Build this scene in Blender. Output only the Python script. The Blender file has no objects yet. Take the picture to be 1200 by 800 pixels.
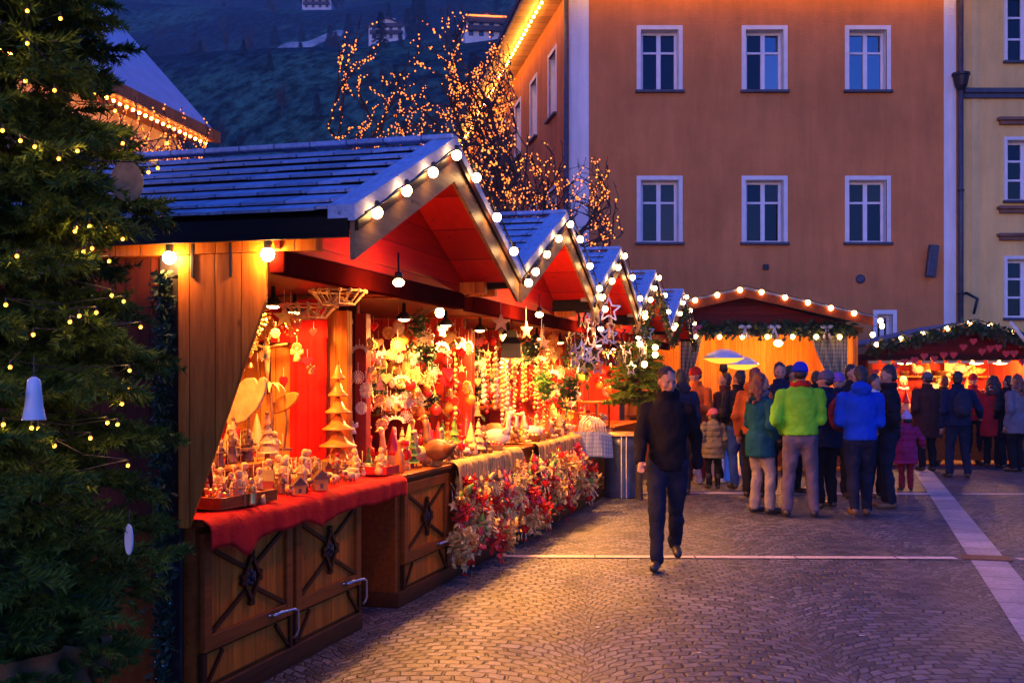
import bpy, math, random
import numpy as np
from mathutils import Vector, Matrix, Euler
random.seed(11)
rng = np.random.default_rng(5)
PI = math.pi
sc = bpy.context.scene
C = sc.collection
F = 1314.0; CAMH = 1.6; HOR = 445.0
def at(px, py, Y):                      # a pixel of the 1200x800 photo at depth Y
    return Vector(((px-600)/F*Y, Y, CAMH+(HOR-py)/F*Y))
def ground(px, py):
    Y = CAMH*F/(py-HOR)
    return Vector(((px-600)/F*Y, Y, 0))
ROWA = math.atan2(.264, .965)           # direction of the stall row, clockwise from +Y
U = Vector((math.sin(ROWA), math.cos(ROWA), 0)); V = Vector((math.cos(ROWA), -math.sin(ROWA), 0))
O = Vector((-.82, 7.87, 0))
def row(s, v, z=0): return O + U*s + V*v + Vector((0, 0, z))

# ------------------------------------------------------------------ materials
MATS = {}
def nodes_of(name):
    m = bpy.data.materials.new(name); m.use_nodes = True
    nt = m.node_tree; b = nt.nodes['Principled BSDF']
    return m, nt, b
def N(nt, t, **k):
    n = nt.nodes.new(t)
    for a, v in k.items():
        if a.startswith('i_'):
            key = a[2:]
            n.inputs[int(key) if key.isdigit() else key.replace('_', ' ')].default_value = v
        else: setattr(n, a, v)
    return n
def L(nt, a, b): nt.links.new(a, b)
def rgba(c): return (c[0], c[1], c[2], 1)
def math_(nt, op, a, b=None):
    n = nt.nodes.new('ShaderNodeMath'); n.operation = op
    for i, x in enumerate((a, b)):
        if x is None: continue
        if isinstance(x, (int, float)): n.inputs[i].default_value = x
        else: L(nt, x, n.inputs[i])
    return n.outputs[0]
def mixc(nt, fac, a, b, blend='MIX'):
    n = nt.nodes.new('ShaderNodeMix'); n.data_type = 'RGBA'; n.blend_type = blend
    for i, x in ((0, fac), (6, a), (7, b)):
        if isinstance(x, (int, float)): n.inputs[i].default_value = x
        elif isinstance(x, tuple): n.inputs[i].default_value = rgba(x)
        else: L(nt, x, n.inputs[i])
    return n.outputs[2]
def ramp(nt, fac, stops):
    n = nt.nodes.new('ShaderNodeValToRGB')
    while len(n.color_ramp.elements) < len(stops): n.color_ramp.elements.new(.5)
    for e, (p, c) in zip(n.color_ramp.elements, stops):
        e.position = p; e.color = rgba(c) if isinstance(c, tuple) else (c, c, c, 1)
    L(nt, fac, n.inputs[0]); return n.outputs[0]
def mapped(nt, scale, coord='Object', rot=(0, 0, 0)):
    t = N(nt, 'ShaderNodeTexCoord'); m = N(nt, 'ShaderNodeMapping')
    m.inputs['Scale'].default_value = scale; m.inputs['Rotation'].default_value = rot
    L(nt, t.outputs[coord], m.inputs[0]); return m.outputs[0]
def noise(nt, vec, scale, detail=4, rough=.6):
    n = N(nt, 'ShaderNodeTexNoise'); n.inputs['Scale'].default_value = scale
    n.inputs['Detail'].default_value = detail; n.inputs['Roughness'].default_value = rough
    if vec is not None: L(nt, vec, n.inputs['Vector'])
    return n.outputs[0]
def bump(nt, b, h, strength=.3, dist=.01):
    n = N(nt, 'ShaderNodeBump'); n.inputs['Strength'].default_value = strength; n.inputs['Distance'].default_value = dist
    L(nt, h, n.inputs['Height']); L(nt, n.outputs[0], b.inputs['Normal'])
def mat(name, col, rough=.6, metal=0, var=.25, scale=8, bmp=0, bscale=60, emit=None, es=0, spec=.5, sample=None, trans=0):
    if name in MATS: return MATS[name]
    m, nt, b = nodes_of(name)
    b.inputs['Roughness'].default_value = rough; b.inputs['Metallic'].default_value = metal
    b.inputs['Specular IOR Level'].default_value = spec
    b.inputs['Base Color'].default_value = rgba(col)
    if var > 0:
        v = mapped(nt, (1, 1, 1)); f = noise(nt, v, scale)
        lo = tuple(max(0, c*(1-var)) for c in col); hi = tuple(min(1, c*(1+var)) for c in col)
        L(nt, ramp(nt, f, [(.3, lo), (.7, hi)]), b.inputs['Base Color'])
    if bmp:
        v = mapped(nt, (1, 1, 1)); bump(nt, b, noise(nt, v, bscale, 3), bmp, .01)
    if emit:
        b.inputs['Emission Color'].default_value = rgba(emit); b.inputs['Emission Strength'].default_value = es
    if trans: b.inputs['Transmission Weight'].default_value = trans
    if sample: m.cycles.emission_sampling = sample
    MATS[name] = m; return m
def wood(name, dark, light, plank=.12, grain='Z', rough=.45, seam=.75, across='xy', contrast=.5, bmp=.35):
    if name in MATS: return MATS[name]
    m, nt, b = nodes_of(name)
    tc = N(nt, 'ShaderNodeTexCoord'); sx = N(nt, 'ShaderNodeSeparateXYZ'); L(nt, tc.outputs['Object'], sx.inputs[0])
    x, y, z = sx.outputs
    a = {'xy': lambda: math_(nt, 'ADD', x, y), 'x': lambda: x, 'y': lambda: y, 'z': lambda: z}[across]()
    p = math_(nt, 'DIVIDE', a, plank); idx = math_(nt, 'FLOOR', p); fr = math_(nt, 'FRACT', p)
    wn = N(nt, 'ShaderNodeTexWhiteNoise'); wn.noise_dimensions = '1D'; L(nt, idx, wn.inputs['W'])
    off = N(nt, 'ShaderNodeCombineXYZ')
    for i in range(3): L(nt, math_(nt, 'MULTIPLY', wn.outputs[0], 7.3+i), off.inputs[i])
    ad = N(nt, 'ShaderNodeVectorMath', operation='ADD'); L(nt, tc.outputs['Object'], ad.inputs[0]); L(nt, off.outputs[0], ad.inputs[1])
    mp = N(nt, 'ShaderNodeMapping'); s = {'Z': (14, 14, 1.1), 'X': (1.1, 14, 14), 'Y': (14, 1.1, 14)}[grain]
    mp.inputs['Scale'].default_value = s; L(nt, ad.outputs[0], mp.inputs[0])
    g = noise(nt, mp.outputs[0], 2.2, 6, .7)
    mp2 = N(nt, 'ShaderNodeMapping'); s2 = {'Z': (9, 9, 4.5), 'X': (4.5, 9, 9), 'Y': (9, 4.5, 9)}[grain]
    mp2.inputs['Scale'].default_value = s2; L(nt, ad.outputs[0], mp2.inputs[0])
    vo = N(nt, 'ShaderNodeTexVoronoi'); vo.inputs['Scale'].default_value = .9; L(nt, mp2.outputs[0], vo.inputs['Vector'])
    knot = ramp(nt, vo.outputs['Distance'], [(.03, 0.25), (.11, 1.0)])
    col = ramp(nt, g, [(.5-contrast*.5+.02, dark), (.5+contrast*.3, light)])
    pv = ramp(nt, wn.outputs[0], [(0, .72), (1, 1.15)])
    col = mixc(nt, 1.0, col, pv, 'MULTIPLY')
    col = mixc(nt, .8, col, knot, 'MULTIPLY')
    e = math_(nt, 'ABSOLUTE', math_(nt, 'SUBTRACT', fr, .5))
    sm = ramp(nt, e, [(.465, 1.0), (.492, 1-seam)])
    col = mixc(nt, 1.0, col, sm, 'MULTIPLY')
    L(nt, col, b.inputs['Base Color']); b.inputs['Roughness'].default_value = rough; b.inputs['Specular IOR Level'].default_value = .12
    h = math_(nt, 'ADD', math_(nt, 'MULTIPLY', g, .25), sm)
    bump(nt, b, h, bmp, .006)
    MATS[name] = m; return m
def cloth(name, col, rough=.9, plaid=None, sc_=30, sheen=0, quilt=0):
    if name in MATS: return MATS[name]
    m, nt, b = nodes_of(name)
    v = mapped(nt, (1, 1, 1)); f = noise(nt, v, 5, 5)
    c = ramp(nt, f, [(.3, tuple(x*.75 for x in col)), (.7, tuple(min(1, x*1.15) for x in col))])
    if plaid:
        c2, per, ax = plaid
        s = N(nt, 'ShaderNodeSeparateXYZ'); L(nt, v, s.inputs[0])
        for k in ax:
            w = math_(nt, 'FRACT', math_(nt, 'DIVIDE', s.outputs['xyz'.index(k)], per))
            st = ramp(nt, w, [(.0, 0.0), (.06, 0.0), (.1, .75), (.4, .75), (.44, 0.0), (.68, 0.0), (.7, .55), (.76, .55)])
            c = mixc(nt, st, c, c2)
    L(nt, c, b.inputs['Base Color']); b.inputs['Roughness'].default_value = rough
    b.inputs['Sheen Weight'].default_value = sheen; b.inputs['Specular IOR Level'].default_value = .05
    h = noise(nt, v, 14, 4, .65)
    if quilt:
        s = N(nt, 'ShaderNodeSeparateXYZ'); L(nt, v, s.inputs[0])
        w = math_(nt, 'ABSOLUTE', math_(nt, 'SINE', math_(nt, 'MULTIPLY', s.outputs[2], PI/quilt)))
        h = math_(nt, 'ADD', math_(nt, 'MULTIPLY', math_(nt, 'POWER', w, .5), 1.6), h)
    bump(nt, b, h, .8, .012)
    MATS[name] = m; return m
def glow(name, col, s, sample='AUTO'):
    if name in MATS: return MATS[name]
    m, nt, b = nodes_of(name)
    b.inputs['Base Color'].default_value = rgba(col); b.inputs['Emission Color'].default_value = rgba(col)
    b.inputs['Emission Strength'].default_value = s; m.cycles.emission_sampling = sample
    MATS[name] = m; return m

# ------------------------------------------------------------------ mesh builder
class MB:
    def __init__(s): s.v = []; s.f = []; s.m = []; s.M = None
    def add(s, vs, fs, m=0):
        o = len(s.v)
        if s.M is not None: vs = [s.M @ Vector(p) for p in vs]
        s.v.extend([tuple(p) for p in vs]); s.f.extend([tuple(i+o for i in f) for f in fs]); s.m.extend([m]*len(fs))
    def box(s, x0, x1, y0, y1, z0, z1, m=0):
        s.add([(x0,y0,z0),(x1,y0,z0),(x1,y1,z0),(x0,y1,z0),(x0,y0,z1),(x1,y0,z1),(x1,y1,z1),(x0,y1,z1)],
              [(0,3,2,1),(4,5,6,7),(0,1,5,4),(1,2,6,5),(2,3,7,6),(3,0,4,7)], m)
    def obox(s, c, size, R=None, m=0):
        hx, hy, hz = size[0]/2, size[1]/2, size[2]/2
        R = R or Matrix.Identity(3)
        vs = [Vector(c)+R@Vector(p) for p in [(-hx,-hy,-hz),(hx,-hy,-hz),(hx,hy,-hz),(-hx,hy,-hz),(-hx,-hy,hz),(hx,-hy,hz),(hx,hy,hz),(-hx,hy,hz)]]
        s.add(vs, [(0,3,2,1),(4,5,6,7),(0,1,5,4),(1,2,6,5),(2,3,7,6),(3,0,4,7)], m)
    def bar(s, a, b, w, h, up=(0,0,1), m=0):
        a = Vector(a); b = Vector(b); d = (b-a); l = d.length; d.normalize()
        side = d.cross(Vector(up)).normalized(); u = side.cross(d)
        R = Matrix((side, d, u)).transposed()
        s.obox((a+b)/2, (w, l, h), R, m)
    def path(s, pts, rad, n=8, m=0, cap=True, flat=1.0):
        pts = [Vector(p) for p in pts]
        if isinstance(rad, (int, float)): rad = [rad]*len(pts)
        vs = []; prev = None
        for i, p in enumerate(pts):
            d = (pts[min(i+1, len(pts)-1)]-pts[max(i-1, 0)])
            if d.length < 1e-9: d = Vector((0, 0, 1))
            d.normalize()
            ref = prev if prev is not None else (Vector((1, 0, 0)) if abs(d.x) < .8 else Vector((0, 1, 0)))
            a = (ref-d*ref.dot(d)).normalized(); b2 = d.cross(a); prev = a
            for k in range(n):
                t = 2*PI*k/n
                vs.append(p+(a*math.cos(t)+b2*math.sin(t)*flat)*rad[i])
        fs = []
        for i in range(len(pts)-1):
            for k in range(n):
                k2 = (k+1) % n
                fs.append((i*n+k, i*n+k2, (i+1)*n+k2, (i+1)*n+k))
        if cap:
            fs.append(tuple(reversed(range(n)))); fs.append(tuple((len(pts)-1)*n+k for k in range(n)))
        s.add(vs, fs, m)
    def lathe(s, prof, n=12, c=(0,0,0), m=0, sx=1, sy=1):
        c = Vector(c); vs = []; fs = []
        for (r, z) in prof:
            for k in range(n):
                t = 2*PI*k/n; vs.append(c+Vector((r*math.cos(t)*sx, r*math.sin(t)*sy, z)))
        for i in range(len(prof)-1):
            for k in range(n):
                k2 = (k+1) % n; fs.append((i*n+k, i*n+k2, (i+1)*n+k2, (i+1)*n+k))
        fs.append(tuple(reversed(range(n)))); fs.append(tuple((len(prof)-1)*n+k for k in range(n)))
        s.add(vs, fs, m)
    def ball(s, c, r, n=10, h=7, m=0, R=None):
        if isinstance(r, (int, float)): r = (r, r, r)
        c = Vector(c); vs = []; fs = []
        for i in range(1, h):
            ph = PI*i/h
            for k in range(n):
                t = 2*PI*k/n; p = Vector((r[0]*math.sin(ph)*math.cos(t), r[1]*math.sin(ph)*math.sin(t), r[2]*math.cos(ph)))
                vs.append(c+(R@p if R else p))
        for i in range(h-2):
            for k in range(n):
                k2 = (k+1) % n; fs.append((i*n+k, (i+1)*n+k, (i+1)*n+k2, i*n+k2))
        top = Vector((0, 0, r[2])); bot = -top
        vs.append(c+(R@top if R else top)); vs.append(c+(R@bot if R else bot)); a = (h-1)*n
        for k in range(n):
            k2 = (k+1) % n
            fs.append((a, k, k2)); fs.append((a+1, (h-2)*n+k2, (h-2)*n+k))
        s.add(vs, fs, m)
    def prism(s, poly, t, plane='xz', off=0, m=0):     # outline given thickness t, centred on off
        n = len(poly); vs = []
        for q in (-t/2, t/2):
            for a, b in poly:
                vs.append({'xz': (a, off+q, b), 'yz': (off+q, a, b), 'xy': (a, b, off+q)}[plane])
        fs = [tuple(reversed(range(n))), tuple(range(n, 2*n))]+[(i, (i+1) % n, n+(i+1) % n, n+i) for i in range(n)]
        s.add(vs, fs, m)
    def grid(s, fn, nu, nv, m=0):
        vs = [fn(i/nu, j/nv) for j in range(nv+1) for i in range(nu+1)]
        fs = [(j*(nu+1)+i, j*(nu+1)+i+1, (j+1)*(nu+1)+i+1, (j+1)*(nu+1)+i) for j in range(nv) for i in range(nu)]
        s.add(vs, fs, m)
    def mesh(s, name, mats, smooth=False):
        me = bpy.data.meshes.new(name); me.from_pydata(s.v, [], s.f)
        for mm in (mats if isinstance(mats, (list, tuple)) else [mats]): me.materials.append(mm)
        if any(s.m): me.polygons.foreach_set('material_index', s.m)
        if smooth: me.polygons.foreach_set('use_smooth', [True]*len(s.f))
        me.update(); return me
    def build(s, name, mats, parent=None, smooth=False, bevel=0, loc=None, autosmooth=False):
        me = s.mesh(name, mats, smooth or autosmooth)
        o = bpy.data.objects.new(name, me); C.objects.link(o)
        if parent: o.parent = parent
        if loc is not None: o.location = loc
        if bevel:
            b = o.modifiers.new('bevel', 'BEVEL'); b.width = bevel; b.segments = 2; b.limit_method = 'ANGLE'
        if autosmooth: 
            try: me.set_sharp_from_angle(angle=.7)
            except Exception: pass
        return o
def tag(o, label=None, cat=None, group=None, kind=None):
    if label: o['label'] = label
    if cat: o['category'] = cat
    if group: o['group'] = group
    if kind: o['kind'] = kind
    return o
def thing(name, loc, rz, label, cat, group=None):
    o = bpy.data.objects.new(name, None); C.objects.link(o); o.empty_display_size = .2
    o.location = loc; o.rotation_euler = (0, 0, rz)
    return tag(o, label, cat, group)
def inst(name, me, loc, rz=0, scale=1, label=None, cat=None, group=None, parent=None, rx=0):
    o = bpy.data.objects.new(name, me); C.objects.link(o); o.location = loc; o.rotation_euler = (rx, 0, rz)
    o.scale = (scale,)*3 if isinstance(scale, (int, float)) else scale
    if parent: o.parent = parent
    return tag(o, label, cat, group)
def point(loc, power, col, r=.04, parent=None, name='lamp_light'):
    l = bpy.data.lights.new(name, 'POINT'); l.energy = power; l.color = col; l.shadow_soft_size = r
    o = bpy.data.objects.new(name, l); C.objects.link(o); o.location = loc
    if parent: o.parent = parent
    return o

# ------------------------------------------------------------------ palette
WARM = (1, .37, .08)
m_bulb = glow('warm_bulb_glass', (1, .54, .18), 45)
m_bulbfar = glow('far_bulb_glass', (1, .48, .14), 30)
m_fairy = glow('fairy_glass', (1, .22, .025), 3.4, 'NONE')
m_fairyn = glow('near_fairy_glass', (1, .4, .04), 2.6)
m_eavebulb_red = glow('red_eave_bulb_glass', (1, .27, .04), 70)
m_nearbulb = glow('near_eave_bulb_glass', (1, .5, .14), 320)
m_eavebulb = glow('eave_bulb_glass', (1, .42, .05), 150)
m_cable = mat('black_rubber', (.012, .012, .014), .5, var=0)
m_metal = mat('brushed_steel', (.55, .56, .6), .3, 1, .1, 30)
m_iron = mat('dark_iron', (.03, .03, .035), .45, .6, .3, 20)
m_shingle = wood('frosted_roof_board', (.19, .22, .31), (.5, .54, .67), plank=.23, grain='Y', across='x', rough=.75, seam=.6, contrast=.7)
m_roofdark = wood('dark_roof_wood_and_gap_shade', (.008, .005, .005), (.022, .012, .008), plank=.5, grain='X', across='y', rough=.6)
m_barge = wood('pale_bargeboard', (.17, .085, .03), (.38, .21, .09), plank=1.3, grain='Y', across='x', seam=0)
m_pine = wood('lit_pine_panel', (.4, .08, .006), (.78, .21, .02), plank=.135, grain='Z', across='xy')
m_pinez = wood('pine_door_panel', (.36, .07, .005), (.72, .175, .012), plank=.12, grain='Z', across='xy', rough=.4)
m_frame = wood('brown_stained_frame', (.17, .033, .004), (.34, .078, .008), plank=2.0, grain='Y', across='z', seam=0, rough=.4)
m_mould = wood('dark_moulding', (.025, .006, .002), (.06, .014, .003), plank=3.0, grain='Y', across='z', seam=0, rough=.4)
m_plinth = wood('dark_plinth', (.05, .012, .003), (.14, .04, .008), plank=2.0, grain='Y', across='z', seam=.3)
m_redwood = wood('red_painted_boards', (.33, .02, .01), (.55, .045, .018), plank=.16, grain='Z', across='xy', rough=.5, contrast=.8)
m_redgable = wood('red_gable_boards', (.5, .012, .004), (.75, .025, .008), plank=.15, grain='Y', across='z', rough=.5, contrast=.9, seam=.5)
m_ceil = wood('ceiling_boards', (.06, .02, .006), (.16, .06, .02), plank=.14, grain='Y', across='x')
m_redpost = mat('red_post_paint', (.33, .02, .01), .45, 0, .3, 6)
m_redcloth = cloth('red_felt_cloth', (.62, .02, .015))
m_orange_wood = wood('orange_boards', (.42, .12, .015), (.72, .28, .05), plank=.12, grain='Z', across='xy', contrast=.6)
m_cream = mat('carved_pale_wood', (.75, .47, .17), .55, 0, .3, 14)
m_straw = mat('straw', (.8, .5, .15), .6, 0, .3, 30)
m_white = mat('white_felt', (.76, .66, .5), .8, 0, .2, 25)
m_red = mat('glossy_red_paint', (.6, .015, .012), .3, 0, .25, 12)
m_gold = mat('gold_foil', (.85, .5, .13), .28, .85, .2, 20)
m_silver = mat('silver_tin', (.6, .58, .58), .3, .9, .2, 20)
m_green = mat('moss_green', (.12, .3, .03), .7, 0, .4, 25)
m_leafd = mat('dark_sprig_green', (.02, .055, .018), .55, 0, .5, 40)
m_brown = mat('chestnut_wood', (.19, .075, .025), .5, 0, .35, 15)
m_orange = mat('orange_glaze', (.8, .27, .03), .35, 0, .25, 15)
m_black = mat('black_lacquer', (.012, .01, .012), .4, 0, 0)
m_pink = mat('rose_felt', (.65, .12, .14), .8, 0, .3, 20)
POW = 3.2
# ------------------------------------------------------------------ camera, world, render settings
cam = bpy.data.cameras.new('camera'); cam.sensor_width = 36; cam.lens = F/1200*36; cam.shift_y = (HOR-400)/1200
cam.clip_start = .1; cam.clip_end = 3000
co = bpy.data.objects.new('camera', cam); C.objects.link(co); co.location = (0, 0, CAMH); co.rotation_euler = (PI/2, 0, 0); sc.camera = co
w = bpy.data.worlds.new('World'); sc.world = w; w.use_nodes = True
nt = w.node_tree; bg = nt.nodes['Background']
sky = nt.nodes.new('ShaderNodeTexSky'); sky.sky_type = 'NISHITA'; sky.sun_disc = False
sky.sun_elevation = math.radians(2.0); sky.sun_rotation = math.radians(200); sky.ozone_density = 5; sky.dust_density = 1.0
mx = nt.nodes.new('ShaderNodeMix'); mx.data_type = 'RGBA'; mx.blend_type = 'MULTIPLY'; mx.inputs[0].default_value = 1
nt.links.new(sky.outputs[0], mx.inputs[6]); mx.inputs[7].default_value = (.92, 1.0, 2.2, 1)
nt.links.new(mx.outputs[2], bg.inputs[0]); bg.inputs[1].default_value = SKY = .68
sl = bpy.data.lights.new('sun', 'SUN'); sl.energy = .03; sl.angle = math.radians(12); sl.color = (1, .8, .7)
so = bpy.data.objects.new('sun', sl); C.objects.link(so)
az = math.radians(200); el = math.radians(2.0)
d = Vector((math.sin(az)*math.cos(el), math.cos(az)*math.cos(el), math.sin(el))); so.rotation_euler = d.to_track_quat('Z', 'Y').to_euler()
sc.view_settings.view_transform = 'Standard'; sc.view_settings.look = 'None'; sc.view_settings.exposure = 0; sc.view_settings.gamma = 1
sc.cycles.use_denoising = True
try: sc.cycles.denoiser = 'OPENIMAGEDENOISE'
except Exception: pass
sc.cycles.max_bounces = 6; sc.cycles.diffuse_bounces = 3; sc.cycles.glossy_bounces = 3; sc.cycles.transmission_bounces = 4
sc.cycles.caustics_reflective = False; sc.cycles.caustics_refractive = False; sc.cycles.sample_clamp_indirect = 6
sc.cycles.use_light_tree = True

# ------------------------------------------------------------------ ground
def cobble_mat():
    m, nt, b = nodes_of('fan_laid_cobbles')
    tc = N(nt, 'ShaderNodeTexCoord'); mp = N(nt, 'ShaderNodeMapping'); mp.inputs['Rotation'].default_value = (0, 0, math.radians(4))
    L(nt, tc.outputs['Object'], mp.inputs[0])
    nz = N(nt, 'ShaderNodeTexNoise'); nz.inputs['Scale'].default_value = 1.6; nz.inputs['Detail'].default_value = 2; L(nt, mp.outputs[0], nz.inputs['Vector'])
    s = N(nt, 'ShaderNodeVectorMath', operation='SUBTRACT'); L(nt, nz.outputs['Color'], s.inputs[0]); s.inputs[1].default_value = (.5, .5, .5)
    s2 = N(nt, 'ShaderNodeVectorMath', operation='SCALE'); L(nt, s.outputs[0], s2.inputs[0]); s2.inputs['Scale'].default_value = .2
    a = N(nt, 'ShaderNodeVectorMath', operation='ADD'); L(nt, mp.outputs[0], a.inputs[0]); L(nt, s2.outputs[0], a.inputs[1])
    nz2 = N(nt, 'ShaderNodeTexNoise'); nz2.inputs['Scale'].default_value = 11; nz2.inputs['Detail'].default_value = 2; L(nt, mp.outputs[0], nz2.inputs['Vector'])
    s3 = N(nt, 'ShaderNodeVectorMath', operation='SCALE'); L(nt, nz2.outputs['Color'], s3.inputs[0]); s3.inputs['Scale'].default_value = .045
    a2 = N(nt, 'ShaderNodeVectorMath', operation='ADD'); L(nt, a.outputs[0], a2.inputs[0]); L(nt, s3.outputs[0], a2.inputs[1]); a = a2
    sp = N(nt, 'ShaderNodeSeparateXYZ'); L(nt, a.outputs[0], sp.inputs[0])
    x, y = sp.outputs[0], sp.outputs[1]
    P = 1.42
    fx = math_(nt, 'SUBTRACT', math_(nt, 'FRACT', math_(nt, 'DIVIDE', x, P)), .5)      # -.5 .. .5
    xm = math_(nt, 'MULTIPLY', fx, P)
    R = .8
    h = math_(nt, 'SQRT', math_(nt, 'SUBTRACT', R*R, math_(nt, 'MULTIPLY', xm, xm)))
    yy = math_(nt, 'SUBTRACT', y, h)
    ang = math_(nt, 'ARCSINE', math_(nt, 'DIVIDE', xm, R))
    cx = N(nt, 'ShaderNodeCombineXYZ'); L(nt, math_(nt, 'ADD', math_(nt, 'MULTIPLY', ang, R), math_(nt, 'MULTIPLY', math_(nt, 'FLOOR', math_(nt, 'DIVIDE', x, P)), 3.17)), cx.inputs[0]); L(nt, yy, cx.inputs[1])
    br = N(nt, 'ShaderNodeTexBrick'); L(nt, cx.outputs[0], br.inputs['Vector'])
    br.inputs['Scale'].default_value = 1; br.inputs['Brick Width'].default_value = .115; br.inputs['Row Height'].default_value = .092
    br.inputs['Mortar Size'].default_value = .012; br.inputs['Mortar Smooth'].default_value = .7; br.inputs['Bias'].default_value = 0
    br.inputs['Color1'].default_value = (.055, .06, .072, 1); br.inputs['Color2'].default_value = (.185, .19, .21, 1); br.inputs['Mortar'].default_value = (.03, .027, .027, 1)
    fine = noise(nt, mp.outputs[0], 45, 5); big = noise(nt, mp.outputs[0], .7, 4)
    col = mixc(nt, .7, br.outputs['Color'], ramp(nt, fine, [(.25, .55), (.75, 1.25)]), 'MULTIPLY')
    col = mixc(nt, .8, col, ramp(nt, big, [(.3, .5), (.7, 1.25)]), 'MULTIPLY')
    L(nt, col, b.inputs['Base Color'])
    L(nt, ramp(nt, big, [(.3, .42), (.7, .68)]), b.inputs['Roughness'])
    hh = math_(nt, 'ADD', math_(nt, 'MULTIPLY', math_(nt, 'SUBTRACT', 1, br.outputs['Fac']), 1.0), math_(nt, 'MULTIPLY', fine, .3))
    hh = math_(nt, 'ADD', hh, math_(nt, 'MULTIPLY', noise(nt, mp.outputs[0], 9, 2), .9))
    bump(nt, b, hh, .9, .02)
    return m
g = MB(); g.add([(-450, -40, 0), (450, -40, 0), (450, 760, 0), (-450, 760, 0)], [(0, 1, 2, 3)])
tag(g.build('ground', cobble_mat()), 'grey fan laid cobblestone square', 'ground', kind='structure')
def slabmat(name, c1, c2, wx, wy):
    m, nt, b = nodes_of(name); v = mapped(nt, (1, 1, 1)); v.node.inputs['Location'].default_value = (wx/2, 0, 0)
    br = N(nt, 'ShaderNodeTexBrick'); L(nt, v, br.inputs['Vector']); br.offset = 0
    br.inputs['Scale'].default_value = 1; br.inputs['Brick Width'].default_value = wx; br.inputs['Row Height'].default_value = wy
    br.inputs['Mortar Size'].default_value = .008; br.inputs['Color1'].default_value = rgba(c1); br.inputs['Color2'].default_value = rgba(c2); br.inputs['Mortar'].default_value = (.08, .07, .07, 1)
    L(nt, mixc(nt, .8, br.outputs[0], mixc(nt, 1.0, ramp(nt, noise(nt, v, 25), [(.3, .6), (.7, 1.2)]), ramp(nt, noise(nt, v, 2.3, 6), [(.3, .55), (.65, 1.1)]), 'MULTIPLY'), 'MULTIPLY'), b.inputs['Base Color'])
    b.inputs['Roughness'].default_value = .6; bump(nt, b, noise(nt, v, 60), .3, .01); return m
m_slab = slabmat('pale_granite_slab', (.62, .52, .47), (.78, .68, .62), .8, 5)
m_slab2 = slabmat('pale_granite_band', (.4, .37, .37), (.58, .53, .51), 5, .55)
# bands let into the cobbles: sheets 4 mm up
def band(name, p0, p1, w, m, z=.004, label='pale granite band across the cobbles'):
    p0 = Vector((*p0, 0)); p1 = Vector((*p1, 0)); d = p1-p0
    b = MB(); b.add([(-w/2, 0, 0), (w/2, 0, 0), (w/2, d.length, 0), (-w/2, d.length, 0)], [(0, 1, 2, 3)])
    o = b.build(name, m); o.location = (p0.x, p0.y, z); o.rotation_euler = (0, 0, math.atan2(-d.x, d.y)); tag(o, label, 'paving', kind='structure'); return o
dd = Vector((2.83, 9.24)).normalized()
q = Vector((4.11, 9.56))
band('paving_band', (q-dd*6)[:], (q+dd*13)[:], .3, m_slab2)
m_slabn = slabmat('pale_granite_line', (.62, .52, .47), (.78, .68, .62), .35, .9)
band('paving_band', (-.15, 10.16), (3.98, 10.05), .13, m_slabn, .008)
band('paving_band', (4.5, 10.0), (14, 9.75), .13, m_slabn, .008)
band('paving_band', (.9, 15.9), (5.9, 15.7), .28, m_slabn, .008)
band('paving_band', (6.3, 15.7), (14, 15.4), .2, m_slabn, .008)
b_ = MB(); b_.box(-.2, .2, -.14, .14, 0, .006)
o = b_.build('drain_cover', mat('rusty_cast_iron', (.16, .07, .035), .6, .4, .4, 20)); o.location = (4.25, 10.05, .006); o.rotation_euler = (0, 0, -ROWA)
tag(o, 'rusty square cover where the two pale paving bands cross', 'drain cover')

# ------------------------------------------------------------------ hill
def hillz(x, y):
    t = max(0, y-75)
    z = t*.405 + 7*math.sin(x*.021+1)*min(1, t/80) + 5*math.sin(y*.035+x*.012)*min(1, t/60) + 2*math.sin(x*.07+y*.05)*min(1, t/60)
    return z-.6
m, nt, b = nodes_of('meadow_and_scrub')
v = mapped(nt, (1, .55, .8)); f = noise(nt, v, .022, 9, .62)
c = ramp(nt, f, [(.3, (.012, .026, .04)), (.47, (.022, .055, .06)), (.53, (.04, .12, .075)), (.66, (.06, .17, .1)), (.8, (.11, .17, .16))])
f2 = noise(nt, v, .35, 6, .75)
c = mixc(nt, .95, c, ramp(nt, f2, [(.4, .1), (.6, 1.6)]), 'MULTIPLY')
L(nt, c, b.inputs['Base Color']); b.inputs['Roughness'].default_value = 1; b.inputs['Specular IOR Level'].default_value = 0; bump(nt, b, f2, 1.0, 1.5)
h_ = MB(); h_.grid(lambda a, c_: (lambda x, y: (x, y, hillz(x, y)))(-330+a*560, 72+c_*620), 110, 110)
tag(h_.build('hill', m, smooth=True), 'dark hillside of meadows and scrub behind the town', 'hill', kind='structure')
m_field = mat('frosty_field', (.42, .42, .36), .9, 0, .45, .25)
def patch(px0, px1, y0, y1, Y):
    a = MB(); xa = (px0-600)/F*Y; xb = (px1-600)/F*Y
    a.grid(lambda u, v_: (lambda x, y: (x, y, hillz(x, y)+1.1-2.2*max(abs(u-.5), abs(v_-.5))**2*4*.6))(xa+(xb-xa)*u, y0+(y1-y0)*v_+3*math.sin(u*9)), 20, 8)
    return a
tag(patch(310, 400, 352, 362, 350).build('field', m_field, smooth=True), 'pale frosty field strip on the dark hillside', 'field', kind='structure')

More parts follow.
